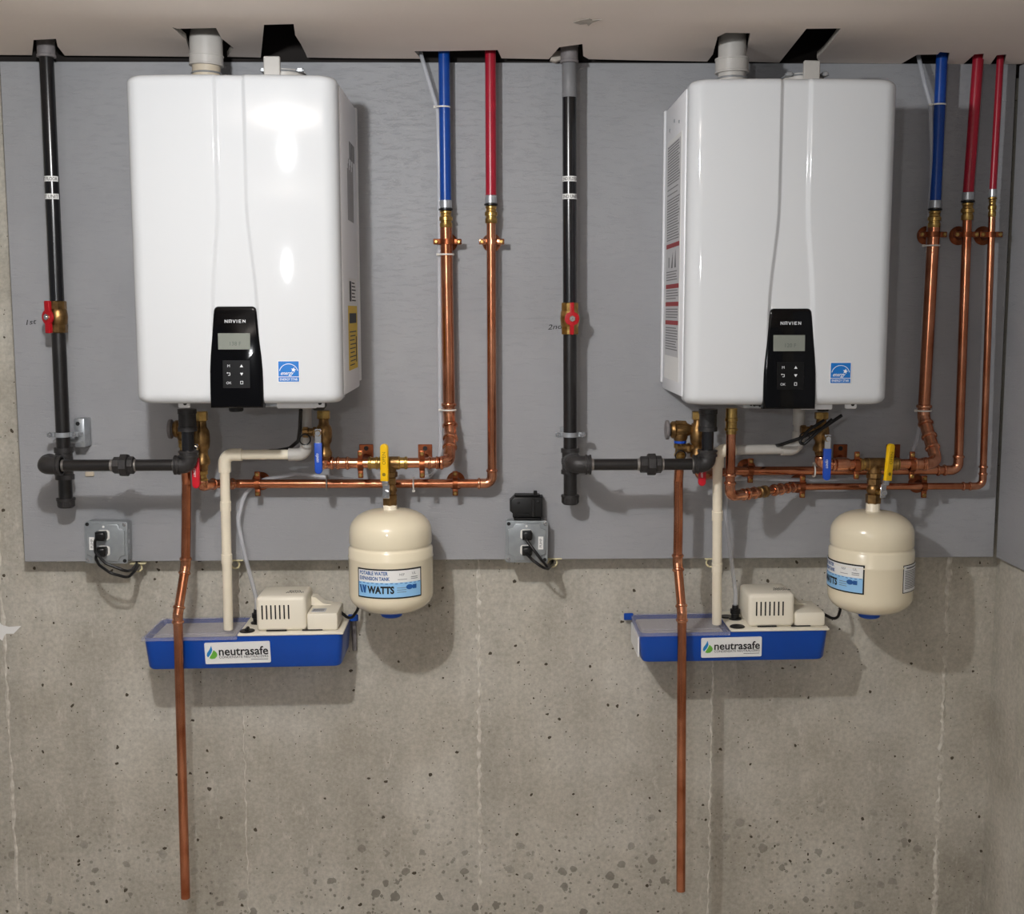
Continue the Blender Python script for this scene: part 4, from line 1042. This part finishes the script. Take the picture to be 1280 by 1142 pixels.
# ------------------------------------------------------------------ tank valves and expansion tanks
def tank_valve(tee, which, label):
    r = RS*1.12; top = tee - Vector((0, 0, .034)); z0 = at(487 if which == 1 else 1093, 631 if which == 1 else 629, .14).z
    t = thing('tank_valve', Vector((top.x, top.y, z0)), label, 'valve', 'tank ball valves'); L = top.z-z0
    m = MB(); m.hexa(top, top-Vector((0, 0, L*.26)), .0165, 6); m.lathe(top-Vector((0, 0, L*.24)), (0, 0, -1), [(0, .012), (L*.10, .0150), (L*.22, .0175), (L*.34, .0150), (L*.42, .012)], 20); m.hexa(top-Vector((0, 0, L*.62)), Vector((top.x, top.y, z0)), .0185, 6)
    m.build('body', M['bronze'], t)
    a = 8 if which == 1 else 30
    an = R(-12) if which == 1 else R(26)
    f = Fr(top-Vector((0, 0, L*.50)), (math.cos(an), math.sin(an), 0))
    h = .030
    m = MB(); m.cyl(f.p(0, 0, 0), f.p(0, 0, h), .0085, 14); m.build('stem', M['brass'], t)
    if which == 2: f = Fr(f.O, f.u, f.v).rot(R(-5))
    m = MB(); m.rbox(f, -.0085, .0085, -.013, .020, h, h+.003, .001, 1); m.rbox(f, -.008, .008, .018, .034, h, h+.012, .003, 2); lv = m.build('lever', M['chrome'], t)
    m = MB(); m.hexa(f.p(0, 0, h+.003), f.p(0, 0, h+.009), .0075, 6); m.build('nut', M['chrome'], lv)
    m = MB(); w = .0092; y0, y1 = .030, .118
    m.prism(f, [(w, y0), (w, y1-w)] + [(w*math.cos(q), y1-w+w*math.sin(q)) for q in [math.pi*i/10 for i in range(1, 10)]] + [(-w, y1-w), (-w, y0)], h+.008, h+.017, .002)
    g = m.build('grip', M['yellow'], lv)
    gf = Fr(f.p(0, .078, 0), f.v, -f.u)
    m = MB(); m.text(gf, 'OPEN', .0085, .006, 0, h+.0174, .0); m.prism(Fr(f.p(0, .046, 0), f.u, f.v), [(.0042*math.cos(q*math.pi/8), .0042*math.sin(q*math.pi/8)) for q in range(16)], h+.0170, h+.0174)
    m.build('grip_mark', M['yellowink'], g, sm=False)
tank_valve(tee1, 1, 'yellow-handled ball valve on top of the left cream tank')
tank_valve(tee2, 2, 'yellow-handled ball valve on top of the right cream tank')
def tank(tee, which, label):
    cx, yn, yt, yg, ys, yb = (487, 630, 636, 690, 704, 770) if which == 1 else (1093.5, 628, 638, 692, 712, 771)
    o = .14; c = Vector((tee.x, -o, 0)); zn = at(cx, yn, o).z; zt = at(cx, yt, o).z; rad = .1005
    zg = at(cx, yg, o+rad).z; zs = at(cx, ys, o+rad).z; zb = at(cx, yb, o+rad*.6).z
    t = thing('expansion_tank', Vector((c.x, c.y, zb)), label, 'tank', 'expansion tanks')
    pr = []
    dome = .052
    for i in range(9):
        q = i/8*math.pi/2; pr.append((zt-dome*(1-math.cos(q))**1.0, .016+(rad-.0185)*math.sin(q)**.85))
    pr += [(zg+.006, rad-.0020), (zg+.003, rad-.0035), (zg, rad-.0050), (zg-.003, rad-.0030), (zg-.007, rad), (zs+.003, rad), (zs, rad+.0016), (zs-.003, rad+.0004)]
    for i in range(9):
        q = i/8*math.pi/2; pr.append((zb+.045*(1-math.sin(q)), .012+(rad-.012)*math.cos(q)**.7))
    A = Vector((c.x, c.y, zt+.0002))
    MB().lathe(A, (0, 0, -1), [(zt+.0002-z, r) for z, r in pr], 56).build('shell', M['tank'], t, angle=70)
    m = MB(); m.lathe(Vector((c.x, c.y, zn)), (0, 0, -1), [(0, .0150), (.003, .0165), (zn-zt-.002, .0165), (zn-zt+.004, .021)], 22); m.build('neck', M['pvc'], t)
    m = MB(); m.lathe(Vector((c.x, c.y, zb+.001)), (0, 0, -1), [(0, .04), (.004, .038), (.005, .026), (.014, .025), (.017, .020)], 26); m.build('valve_cap', M['bluecap'], t)
    base = 2 if which == 1 else -72
    zc = at(cx-2, 730 if which == 1 else 726, o+rad).z; cy = Cyl(Vector((c.x, c.y, zc)), rad+.0003, R(base)); hw, hh = .0805, .0335
    l = MB().sheet(cy, -hw-.0015, hw+.0015, -hh-.0015, hh+.0015, 0, .0006, 30).build('label_border', M['inkblack'], t)
    MB().sheet(cy, -hw+.002, hw-.002, -hh+.002, hh-.002, .0006, .0010, 30).build('label_paper', M['paper'], l)
    MB().sheet(cy, -hw+.002, hw-.002, -hh+.002, .003, .0010, .0014, 30).build('label_field', M['labelblue'], l)
    k = MB(); D = .0020
    k.text(cy, 'POTABLE WATER', .0085, -hw+.006, .0250, D-.0005, .03, 'LEFT', fit=.072); k.text(cy, 'EXPANSION TANK', .0085, -hw+.006, .0125, D-.0005, .03, 'LEFT', fit=.076)
    for x0 in (-hw+.005, -hw+.013):
        k.prism(cy, [(x0, -.004), (x0+.005, -.004), (x0+.0105, -.0225), (x0+.0055, -.0225)], D-.0008, D)
    k.prism(cy, [(-hw+.021, -.004), (-hw+.025, -.004), (-hw+.0225, -.0225), (-hw+.0185, -.0225)], D-.0008, D)
    k.prism(cy, [(.048+.0085*math.cos(i*math.pi/8), -.0085+.006*math.sin(i*math.pi/8)) for i in range(16)], D-.0008, D)
    k.sheet(cy, .056, .066, -.0135, -.0035, D-.0008, D, 3)
    for i in range(14):
        k.sheet(cy, -hw+.004+i*.0113, -hw+.010+i*.0113, -.0002+.0012*(i % 2), .0012+.0012*(i % 2), D-.0008, D-.0003)
    k.build('label_print', M['inkblue'], l, sm=False)
    k = MB(); k.text(cy, 'WATTS', .0165, -hw+.028, -.0135, D, .045, 'LEFT', fit=.064)
    k.build('lettering', M['inkblack'], l, sm=False)
    k = MB()
    k.text(cy, 'NSF', .0055, .030, .0220, D-.0005, .0); k.sheet(cy, .020, .042, .0098, .0108, .0010, D-.0006, 3); k.text(cy, 'UL', .0062, .060, .0235, D-.0005, .0); k.sheet(cy, .052, .070, .0135, .0150, .0010, D-.0006, 3); k.sheet(cy, .052, .070, .0095, .0108, .0010, D-.0006, 3)
    for i in range(3): k.sheet(cy, .018, .040, -.010-.005*i, -.0088-.005*i, .0014, D-.0003, 3)
    k.build('small_print', M['inkgrey'], l, sm=False)
    # specification label on the far side
    cy2 = Cyl(Vector((c.x, c.y, zc)), rad+.0003, R(base+136)); hw = .062
    l2 = MB().sheet(cy2, -hw, hw, -hh, hh, 0, .0006, 22).build('specification_label', M['inkblack'], t)
    MB().sheet(cy2, -hw+.002, hw-.002, -hh+.002, hh-.002, .0006, .0010, 22).build('label_paper', M['paper'], l2)
    k = MB()
    for i in range(11): k.sheet(cy2, -hw+.006, hw-.006-random.uniform(0, .03), .018-i*.0042, .0200-i*.0042, .0010, .0013, 10)
    k.sheet(cy2, -hw+.01, hw-.02, .0240, .0275, .0010, .0013, 10); k.build('label_print', M['inkgrey'], l2)
tank(tee1, 1, 'cream expansion tank with its label facing forward, under the left heater lines')
tank(tee2, 2, 'cream expansion tank with its label turned to the left, under the right heater lines')

# ------------------------------------------------------------------ neutraliser trays and condensate pumps
def rrect(x0, x1, y0, y1, r, n=5):
    L = []
    for cx, cy, a0 in ((x1-r, y0+r, -90), (x1-r, y1-r, 0), (x0+r, y1-r, 90), (x0+r, y0+r, 180)):
        for i in range(n+1): a = R(a0+90*i/n); L.append((cx+r*math.cos(a), cy+r*math.sin(a)))
    return L
def tray(xl, xr, yt, yb, tilt, xlid, which, label):
    OF, OB = .13, -.052
    a = at(xl, yt, OF); b = at(xr, yt, OF); zb = at(xl, yb, OF).z; Wd = b.x-a.x; Hh = a.z-zb
    ct = math.cos(R(tilt)); st = math.sin(R(tilt)); u = Vector((ct, 0, st)); v = Vector((-st, 0, ct))
    O = Vector((a.x, -OB, zb))
    f = Fr(O, u, v)                                  # x right, y up, d towards the room (0 at the wall)
    Dp = OF-OB
    t = thing('neutralizer_tray', O, label, 'tray', 'blue condensate trays')
    g = Fr(O, u, (0, -1, 0))                         # plan frame: x right, y towards room, normal = up? (u x v)
    sgn = 1 if g.n.z > 0 else -1
    def loop(ins, y, r): return [O + u*x + Vector((0, -1, 0))*d + v*y for x, d in rrect(ins, Wd-ins, ins, Dp-ins, r)]
    tap = .006
    L0 = loop(tap+.004, 0, .016); L1 = loop(tap, .006, .018); L2 = loop(0, Hh, .016); L3 = loop(.003, Hh, .014); L4 = loop(tap+.003, .008, .014)
    m = MB(); n = len(L0); vs = L0+L1+L2+L3+L4; fs = [list(range(n))[::-1]]
    for l in range(4):
        for i in range(n): j = (i+1) % n; fs.append([l*n+i, l*n+j, (l+1)*n+j, (l+1)*n+i])
    fs.append([4*n+i for i in range(n)])
    m.add(vs, fs); m.build('tub', M['blueplastic'], t)
    xd = at(xlid, yt, OF).x - a.x
    # neutralising media and lid
    m = MB(); m.rbox(f, .0095, xd-.008, .010, Hh-.008, .0095, Dp-.0095, .004, 1); m.build('media', M['media'], t)
    m = MB(); m.rbox(f, xd-.006, xd-.003, .010, Hh-.001, .008, Dp-.008); m.build('divider', M['blueplastic'], t)
    m = MB(); m.rbox(f, -.003, xd, Hh+.0004, Hh+.0034, -.0, Dp+.003, .001, 1)
    m.rbox(f, -.003, xd, Hh-.0075, Hh+.0004, Dp+.0008, Dp+.003, .0005, 1); m.rbox(f, -.003, -.0008, Hh-.0075, Hh+.0004, .0, Dp+.003, .0005, 1)
    for (q0, q1, w0, w1) in ((.012, xd-.012, .012, .016), (.012, xd-.012, Dp-.018, Dp-.014)): m.rbox(f, q0, q1, Hh+.0034, Hh+.0055, w0, w1, .0008, 1)
    m.build('lid', M['clearlid'], t)
    # lug for the wall strap
    m = MB()
    if which == 1: m.rbox(f, Wd-.004, Wd+.022, Hh-.006, Hh+.012, .03, .036, .002, 1); MB().rbox(f, Wd+.001, Wd+.013, -.010, Hh+.002, .004, .010, .002, 1).build('wall_strap', M['dusty'], t)
    else: m.rbox(f, -.020, .004, Hh-.010, Hh+.008, .010, .016, .002, 1)
    m.build('side_lug', M['blueplastic'], t)
    if which == 2:
        m = MB(); s = Fr(O, (0, -1, 0), v); m.sheet(Fr(O+u*.0015, (0, -1, 0), v), .02, Dp-.02, .010, Hh-.014, -.0, .004); m.build('side_label', M['paper'], t)
    # brand sticker on the front
    x0, x1, y0, y1 = (257, 338, 803, 830) if which == 1 else (876.5, 952.5, 797, 822)
    p0 = at(x0, y1, OF); s0 = (p0-O).dot(u); t0 = (p0-O).dot(v)+ (0.0); w = at(x1, y0, OF).x-p0.x; h = at(x0, y0, OF).z-p0.z
    # follow the slightly tapered front
    fd = (OF-OB) - .0032; lean = Vector((0, tap/Hh, 0))
    sf = Fr(f.p(s0, t0, fd+.0012), u, v).rot(R(.6)); sf = Fr(sf.O, sf.u, (sf.v + Vector((0, -tap/Hh, 0))))
    l = MB().prism(sf, rrect(0, w, 0, h, .003, 3), -.002, .0012).build('sticker', M['paper'], t)
    D = .0018; k = MB()
    k.text(sf, 'neutrasafe', h*.40, w*.215, h*.60, D, .018, 'LEFT', fit=w*.755); k.text(sf, 'CONDENSATE NEUTRALIZERS', h*.115, w*.215, h*.315, D, 0, 'LEFT', fit=w*.75)
    k.flat('lettering', M['inkblack'], l)
    k = MB(); k.sheet(sf, w*.70, w*.96, h*.16, h*.185, .0012, D); k.build('small_print', M['inkgrey'], l)
    def dropl(cx, cy, s, a0, a1, cut):
        pts = []
        for i in range(17):
            q = R(a0+(a1-a0)*i/16); pts.append((cx+s*math.cos(q), cy+s*math.sin(q)))
        return pts
    cx, cy, s = w*.115, h*.47, h*.20
    left = [(cx-s*.15, cy+s*2.0), (cx-s*.55, cy+s*1.15), (cx-s*1.15, cy+s*.35), (cx-s*1.30, cy-s*.25), (cx-s*1.05, cy-s*.75), (cx-s*.75, cy-s*.45), (cx-s*.3, cy+s*.15), (cx+s*.05, cy+s*.95)]
    right = [(cx+s*.30, cy+s*.95), (cx-s*.10, cy+s*.10), (cx-s*.55, cy-s*.55), (cx-s*.75, cy-s*.95), (cx-s*.2, cy-s*1.15), (cx+s*.5, cy-s*1.05), (cx+s*1.0, cy-s*.55), (cx+s*1.10, cy-s*.05), (cx+s*.85, cy+s*.45)]
    MB().prism(sf, left, .0012, D).build('drop_mark', M['drop'], l); MB().prism(sf, right, .0012, D).build('leaf_mark', M['green'], l)
    return f, Hh, xd, Wd, Dp
def pump(f, Hh, xd, Wd, Dp, bx0, bx1, lx1, ytop, ylow, which, label):
    t = thing('condensate_pump', f.p((xd+Wd)/2, Hh, Dp/2), label, 'pump', 'condensate pumps')
    y0 = Hh+.0006
    m = MB(); m.rbox(f, xd+.001, Wd+.002, y0, y0+.006, .002, Dp+.003, .0025, 2); m.build('base_flange', M['pump'], t)
    yb = y0+.0062; of = Dp-.014
    X = lambda px: (at(px, 780, of-.052).x - f.O.x)
    zf = f.O.z; H1 = at((bx0+bx1)/2, ytop, of-.052).z - zf; H2 = at(bx1+20, ylow, of-.052).z - zf
    b0, b1, l1 = X(bx0), X(bx1), X(lx1)
    m = MB(); m.rbox(f, b0, b1, yb, H1, .048, of, .011, 3); hs = m.build('motor_housing', M['pump'], t)
    m = MB(); m.rbox(f, b1+.0004, l1, yb, H2, .048, of, .006, 2)
    # stepped shoulder behind the low box
    m2 = MB(); q = [(b1+.0006, H2), (b1+.0006, H2+.022), (b1+.012, H2+.020), (b1+.03, H2+.004), (b1+.05, H2)]
    m2.prism(f, q, .05, .086); m2.build('shoulder', M['pump'], t)
    lo = m.build('switch_housing', M['pump'], t)
    # cooling slots
    s0, s1 = (X(329), X(362)) if which == 1 else (X(946), X(979)); ym = (Hh + H1)/2 + (.008)
    hh = .0185
    for i in range(7):
        x = s0 + (s1-s0)*i/6; MB().rbox(f, x-.0027, x+.0027, ym-hh, ym+hh, of-.006, of+.0006, .0015, 1).build('vent_slot', M['pumpdark'], hs)
    for q0, q1 in ((.12, .40), (.56, .84)):
        MB().rbox(f, b0+(l1-b0)*q0, b0+(l1-b0)*q1-.006, yb+.001, yb+.0032, of-.004, of+.0006).build('seam_slot', M['pumpdark'], lo)
    # pen scribble on top
    k = MB(); top = Fr(f.p(b0, H1, 0), f.u, (0, 1, 0))     # x right, y to the wall, n up
    ox = (b1-b0)*.60; oy = -(of-.030)
    if which == 1: ox -= .004
    for i in range(7):
        x = ox + .0062*i; k.tube([top.p(x, oy+.006+.003*(i % 2), .0003), top.p(x+.003, oy+.016+.002*(i % 3), .0003), top.p(x+.0052, oy+.008, .0003)], .0007, 6)
    for i in range(5):
        x = ox + .004 + .0058*i; k.tube([top.p(x, oy+.024, .0003), top.p(x+.0035, oy+.031-.003*(i % 2), .0003), top.p(x+.0046, oy+.022, .0003)], .0007, 6)
    k.build('pen_scribble', M['inkblack'], hs)
    if which == 1:
        k = MB(); tf = Fr(f.p(b1, H2, 0), f.u, (0, 1, 0)); k.sheet(tf, .010, .044, -(of-.012), -(of-.045), .0002, .0012); lb = k.build('top_label', M['silverlabel'], lo)
        k = MB()
        for i in range(5): k.sheet(tf, .013, .040, -(of-.016)+.005*i, -(of-.018)+.005*i, .0012, .0015)
        k.build('label_print', M['inkgrey'], lb)
    # check valve and float opening
    cx0 = (xd + b0)/2
    k = MB(); c = f.p(cx0+.008, y0+.006, Dp*.46); k.lathe(c, f.v, [(0, .016), (.003, .016), (.004, .010), (.014, .010), (.015, .0125), (.026, .0125), (.027, .0085), (.036, .0075)], 18); k.build('check_valve', M['rubber'], t)
    k = MB(); c2 = f.p(cx0-.002, y0+.006, Dp-.022); k.lathe(c2, f.v, [(0, .0185), (.0018, .0185), (.003, .017)], 24)
    if which == 1: k.rbox(Fr(c2, f.u, f.v), -.004, .004, .002, .010, -.012, .012, .002, 1)
    k.build('float_plug', M['rubber'], t)
    if which == 2:
        k = MB(); k.lathe(f.p(cx0-.010, y0+.006, Dp*.34), f.v, [(0, .0165), (.0018, .0165), (.003, .015)], 20); k.build('rear_plug', M['rubber'], t)
    cord = f.p(l1, (yb+H2)/2+.004, .085)
    return c + f.v*.036, cord, t
tf1 = tray(179, 429, 797.5, 838, .75, 297, 1, 'blue tray with clear lid under the left heater, side strap at its right end')
tf2 = tray(800, 1036, 791.5, 828.5, .55, 913, 2, 'blue tray with clear lid under the right heater, white label on its left end')
q1, cd1, pt1 = pump(*tf1, 321, 384, 423, 747.5, 769, 1, 'cream condensate pump with silver top label, on the left blue tray')
q2, cd2, pt2 = pump(*tf2, 936, 994, 1032, 743.5, 767, 2, 'cream condensate pump without a top label, on the right blue tray')
def cord(name, pts, r, mt, label, cat, parent=None, seg=10, fil=.03):
    m = MB(); m.tube(pts, r, seg, fil); o = m.build(name, mt, parent)
    return tag(o, label, cat) if not parent else o
for (t, c0, pts) in ((pt1, cd1, [(438, 775, .03), (447, 762, .0), (452, 735, -.035), (452, 703, -.045)]), (pt2, cd2, [(1046, 776, .03), (1051, 760, .0), (1041, 725, -.035), (1036, 698, -.045)])):
    P = [c0 + Vector((-.004, 0, 0))] + [at(*q) for q in pts]; MB().tube(P, .0038, 10, .03).build('power_cord', M['rubber'], t)

# ------------------------------------------------------------------ clear drain tubes and ties
def drain_tube(start, pts, label):
    t = tag(MB().tube([start-Vector((0, 0, .010)), start+Vector((0, -.002, .03))] + [at(*p) for p in pts], .0052, 12, .06).build('drain_tube', M['tube']), label, 'tube', 'clear drain tubes')
drain_tube(q1, [(305, 690, .055), (297, 650, .05), (306, 614, .026), (330, 599, .026), (372, 592, .030), (409, 596, .03), (470, 603, .018), (517, 603, .02), (545, 592, .022), (551, 560, .035), (550, 500, .040), (549, 330, .036), (548.5, 200, .045), (547, 138, .045), (534, 95, .04), (525, 64, .03), (521, 45, .0)], 'long clear tube from the left pump, tied along copper and blue pipes')
drain_tube(q2, [(913, 690, .05), (907, 640, .045), (910, 600, .022), (930, 598, .025), (1017, 600, .026), (1090, 598, .022), (1135, 580, .02), (1146, 550, .022), (1153, 515, .026), (1153, 420, .030), (1160, 310, .036), (1165, 200, .045), (1163, 130, .044), (1156, 105, .042), (1148, 70, .03), (1144, 50, .0)], 'long clear tube from the right pump, tied along copper and blue pipes')
def tie(px, py, o, r, ax, label, mt='tie', tail=(-1, 0)):
    c = at(px, py, o); d = Vector(ax).normalized(); m = MB()
    n = 22; ref = Vector((0, -1, 0)); N = (ref-d*ref.dot(d)).normalized(); B = d.cross(N); w = .0017; vs = []; fs = []
    for i in range(n+1):
        a = 2*math.pi*i/n
        for rr, zz in ((r*1.03, -w), (r*1.03, w), (r*1.03+.0013, w), (r*1.03+.0013, -w)): vs.append(c + d*zz + (N*math.cos(a)+B*math.sin(a))*rr)
    for i in range(n):
        for k in range(4): k2 = (k+1) % 4; fs.append([i*4+k, i*4+k2, (i+1)*4+k2, (i+1)*4+k])
    t = thing('cable_tie', c, label, 'cable tie', 'cable ties'); m.add(vs, fs); m.build('band', M[mt], t)
    h = c + Vector((tail[0]*(r+.004), -.003, tail[1]*(r+.004))); k = MB(); k.rbox(Fr(h), -.0035, .0035, -.0028, .0028, -.0025, .0025, .0008, 1); k.build('lock_head', M[mt], t)
    k = MB(); k.rbox(Fr(h), -.001, .001, -.0012, .0012, .0025, .009, .0004, 1); k.build('cut_tail', M[mt], t)
tie(554, 134, .046, .0155, (0, 0, 1), 'white cable tie high on the left blue pipe')
tie(558.3, 318, .046, .0172, (0, 0, 1), 'white cable tie just below the left riser hanger')
tie(560.8, 512, .046, .0172, (0, 0, 1), 'white cable tie above the bent fittings of the left riser')
tie(409, 604, .05, .0145, (1, 0, 0), 'grey cable tie on the low left line beneath the blue valve handle', 'tiegrey', (0, 1))
tie(517, 604, .05, .0145, (1, 0, 0), 'cable tie on the low left line right of the yellow handle', 'tie', (0, -1))
tie(1173.4, 131, .046, .0158, (0, 0, 1), 'white cable tie high on the right blue pipe')
tie(1165, 307, .046, .0172, (0, 0, 1), 'white cable tie just below the leftmost right-side riser hanger')
tie(1154.8, 513, .046, .0172, (0, 0, 1), 'white cable tie above the bent fittings of the right riser')
tie(1017, 588, .052, .0145, (1, 0, 0), 'pale cable tie on the middle line beside the right blue handle', 'tie', (0, 1))

# ------------------------------------------------------------------ outlet boxes
def outlet(px, py, which, label):
    d = .056; f = Fr(at(px, py, 0)); a = at(px, py, d); f = Fr(Vector((a.x, 0, a.z))).rot(R(-1.0 if which == 1 else -.6)); s = .0525
    t = thing('outlet_box', f.O, label, 'outlet', 'steel outlet boxes')
    b = MB().rbox(f, -s+.002, s-.002, -s+.002, s-.002, 0, .046, .006, 2).build('box', M['boxsteel'], t)
    k = MB()
    for z in (-.026, 0, .026): MB().cyl(f.p(s-.0025, z, .030), f.p(s-.0012, z, .030), .0055, 14).build('knockout', M['zinc'], b)
    co = MB().prism(f, rrect(-s, s, -s, s, .006), .0464, .0495, .0008).build('cover', M['boxsteel'], t)
    q = s-.006; n = .016
    poly = [(-q+n, -q), (q-n, -q), (q-n*.72, -q+n*.72), (q, -q+n), (q, q-n), (q-n*.72, q-n*.72), (q-n, q), (-q+n, q), (-q+n*.72, q-n*.72), (-q, q-n), (-q, -q+n), (-q+n*.72, -q+n*.72)]
    MB().prism(f, poly, .049, .0545, .0022).build('raised_panel', M['boxsteel'], co)
    for sx, sy in ((-1, 1), (1, 1), (1, -1), (-1, -1)):
        k = MB(); k.lathe(f.p(sx*(s-.0075), sy*(s-.0075), .0492), f.n, [(0, .0045), (.0018, .0045), (.003, .003)], 12); k.build('screw', M['chrome' if sx*sy > 0 else 'inkblack'], co)
    rx = -.004 if which == 1 else -.001
    for y in (.0195, -.0195):
        pts = [(rx + max(-.0150, min(.0150, .0185*math.cos(i*math.pi/12))), y + max(-.0125, min(.0125, .0150*math.sin(i*math.pi/12)))) for i in range(24)]
        MB().prism(f, pts, .0535, .0566, .0008).build('receptacle', M['receptacle'], t)
    MB().lathe(f.p(rx, .040, .054), f.n, [(0, .003), (.0015, .003), (.002, .002)], 10).build('cover_screw', M['paper'], co)
    lx = -.033 if which == 1 else .0345
    l = MB().sheet(f, lx-.0062, lx+.0062, -.018, .014 , .0545, .0551).build('label', M['paper'], t)
    g = Fr(f.p(lx, -.002, 0), f.v, -f.u); MB().text(g, 'PUMP', .0065, 0, 0, .0556, 0, fit=.022).flat('lettering', M['inkgrey'], l)
    return f, rx
def plug(f, rx, y, side, pts, label, sl):
    c = f.p(rx, y, .0568); t = thing('power_plug', c, label, 'plug', 'black plugs in the outlet boxes')
    m = MB(); pg = [(-.0125, -.0105), (.0095, -.0115), (.0125, -.006), (.0125, .006), (.0095, .0115), (-.0125, .0105)]
    m.prism(Fr(c, f.u, f.v), [(x+side*.002, yy) for x, yy in pg], .0, .024, .006); m.build('plug_body', M['rubber'], t)
    MB().tube([c + f.n*.016 - f.u*.008] + [at(*p) for p in pts], .0036, 10, .018).build('cord', M['rubber'], t)
f1, rx1 = outlet(131.5, 678.5, 1, 'square steel outlet box with label left of its plugs, on the left')
f2, rx2 = outlet(658.5, 677.5, 2, 'square steel outlet box with label right of its plugs, below a black device')
plug(f1, rx1, .0195, -1, [(118.5, 676, .085), (119, 690, .105), (132, 704, .115), (158, 714, .11), (165, 712, .07), (171, 704, .0), (171, 700, -.03)], 'upper black plug in the left outlet box', 0)
plug(f1, rx1, -.0195, -1, [(119, 697, .085), (124, 706, .10), (138, 716, .115), (160, 722, .10), (168, 714, .06), (174, 705, .0), (174, 701, -.03)], 'lower black plug in the left outlet box', 0)
plug(f2, rx2, .0195, 1, [(659, 676, .085), (668, 688, .095), (678, 701, .10), (684, 708, .08), (688, 703, .0), (688, 699, -.03)], 'upper black plug in the right outlet box', 0)
plug(f2, rx2, -.0195, 1, [(660, 694, .085), (666, 700, .10), (678, 709, .105), (685, 711, .08), (691, 704, .0), (691, 700, -.03)], 'lower black plug in the right outlet box', 0)
def black_device():
    f = Fr(at(658, 633, .03)); f = Fr(Vector((f.O.x, 0, f.O.z))); t = thing('weather_cover', f.O, 'black plastic device on the board directly above the right outlet box', 'cover')
    m = MB(); m.prism(f, [(-.034, -.026), (.040, -.026), (.040, .026), (-.030, .026), (-.041, .016), (-.041, -.010), (-.034, -.016)], 0, .040, .004); b = m.build('body', M['blackplastic'], t)
    m = MB(); m.rbox(f, -.032, .036, -.032, -.026, .004, .046, .002, 1); m.build('lower_lip', M['blackplastic'], t)
    m = MB(); m.rbox(f, -.030, .034, .0262, .031, .006, .038, .002, 1); m.cyl(f.p(.022, .029, .03), f.p(.022, .040, .03), .0045, 12); m.build('top_latch', M['blackplastic'], t)
    m = MB(); m.rbox(f, .012, .020, -.024, .022, .040, .045, .001, 1); m.rbox(f, -.026, .008, -.020, -.015, .040, .044, .001, 1); m.build('rib', M['blackplastic'], t)
    for x, y in ((-.020, .012), (.030, .014)): MB().lathe(f.p(x, y, .0395), f.n, [(0, .0035), (.002, .0035), (.003, .002)], 10).build('screw', M['inkblack'], t)
black_device()

# ------------------------------------------------------------------ loose cables and bushings
cord('heater_cable', [at(376, 512, .19), at(375, 535, .16), at(373, 551, .13), at(362, 560, .10), at(347, 563, .06), at(338, 563, .01)], .0046, M['rubber'], 'black cable curving down behind the white drain pipe, left heater', 'cable')
cord('heater_cable', [at(1052, 519, .19), at(1030, 534, .20), at(1002, 547, .20), at(975, 556, .17), at(962, 558, .08), at(958, 558, .01)], .0042, M['rubber'], 'black cable slanting across the white drain elbow, right heater', 'cable')
cord('cable_loop', [at(1040, 524, .21), at(1022, 540, .22), at(1004, 556, .215), at(999, 552, .215), at(1010, 538, .21), at(1030, 525, .20)], .0036, M['rubber'], 'black cable loop hanging beside the right white drain elbow', 'cable')
GB = 'plastic cable clips under the board edge'
def clip(px, py, lab):
    c = at(px, py, -.006); f = Fr(c); t = thing('cable_clip', c, lab, 'cable clip', GB)
    m = MB(); m.ring(c, (0, -1, 0), .0105, .0022, 22, 8); m.build('ring', M['clip'], t)
    m = MB(); m.rbox(f, -.016, .022, .010, .0130, -.006, .012, .0008, 1); m.build('tab', M['clip'], t)
clip(172, 709, 'cream plastic clip around cords, right of the left outlet box')
clip(294, 705, 'cream plastic clip under the board beside the left white drain pipe')
clip(691, 703, 'cream plastic clip around cords, right of the right outlet box')
clip(888, 703, 'cream plastic clip under the board beside the right white drain pipe')
t = tag(MB().rbox(Fr(at(113, 592, 0)), -.012, .010, -.006, .006, 0, .006, .002, 1).build('wall_plug', M['pvcprimer']), 'tiny cream wall plug on the board below the left gas run', 'plug')
c = at(697, 70, .03); tag(MB().prism(Fr(c), [(-.018, -.010), (-.006, -.014), (.012, -.008), (.016, .004), (.008, .012), (-.010, .010)], -.012, .006, .002).build('mortar_lump', M['gypsum']), 'pale lump of debris beside the right gas pipe at the ceiling', 'debris')
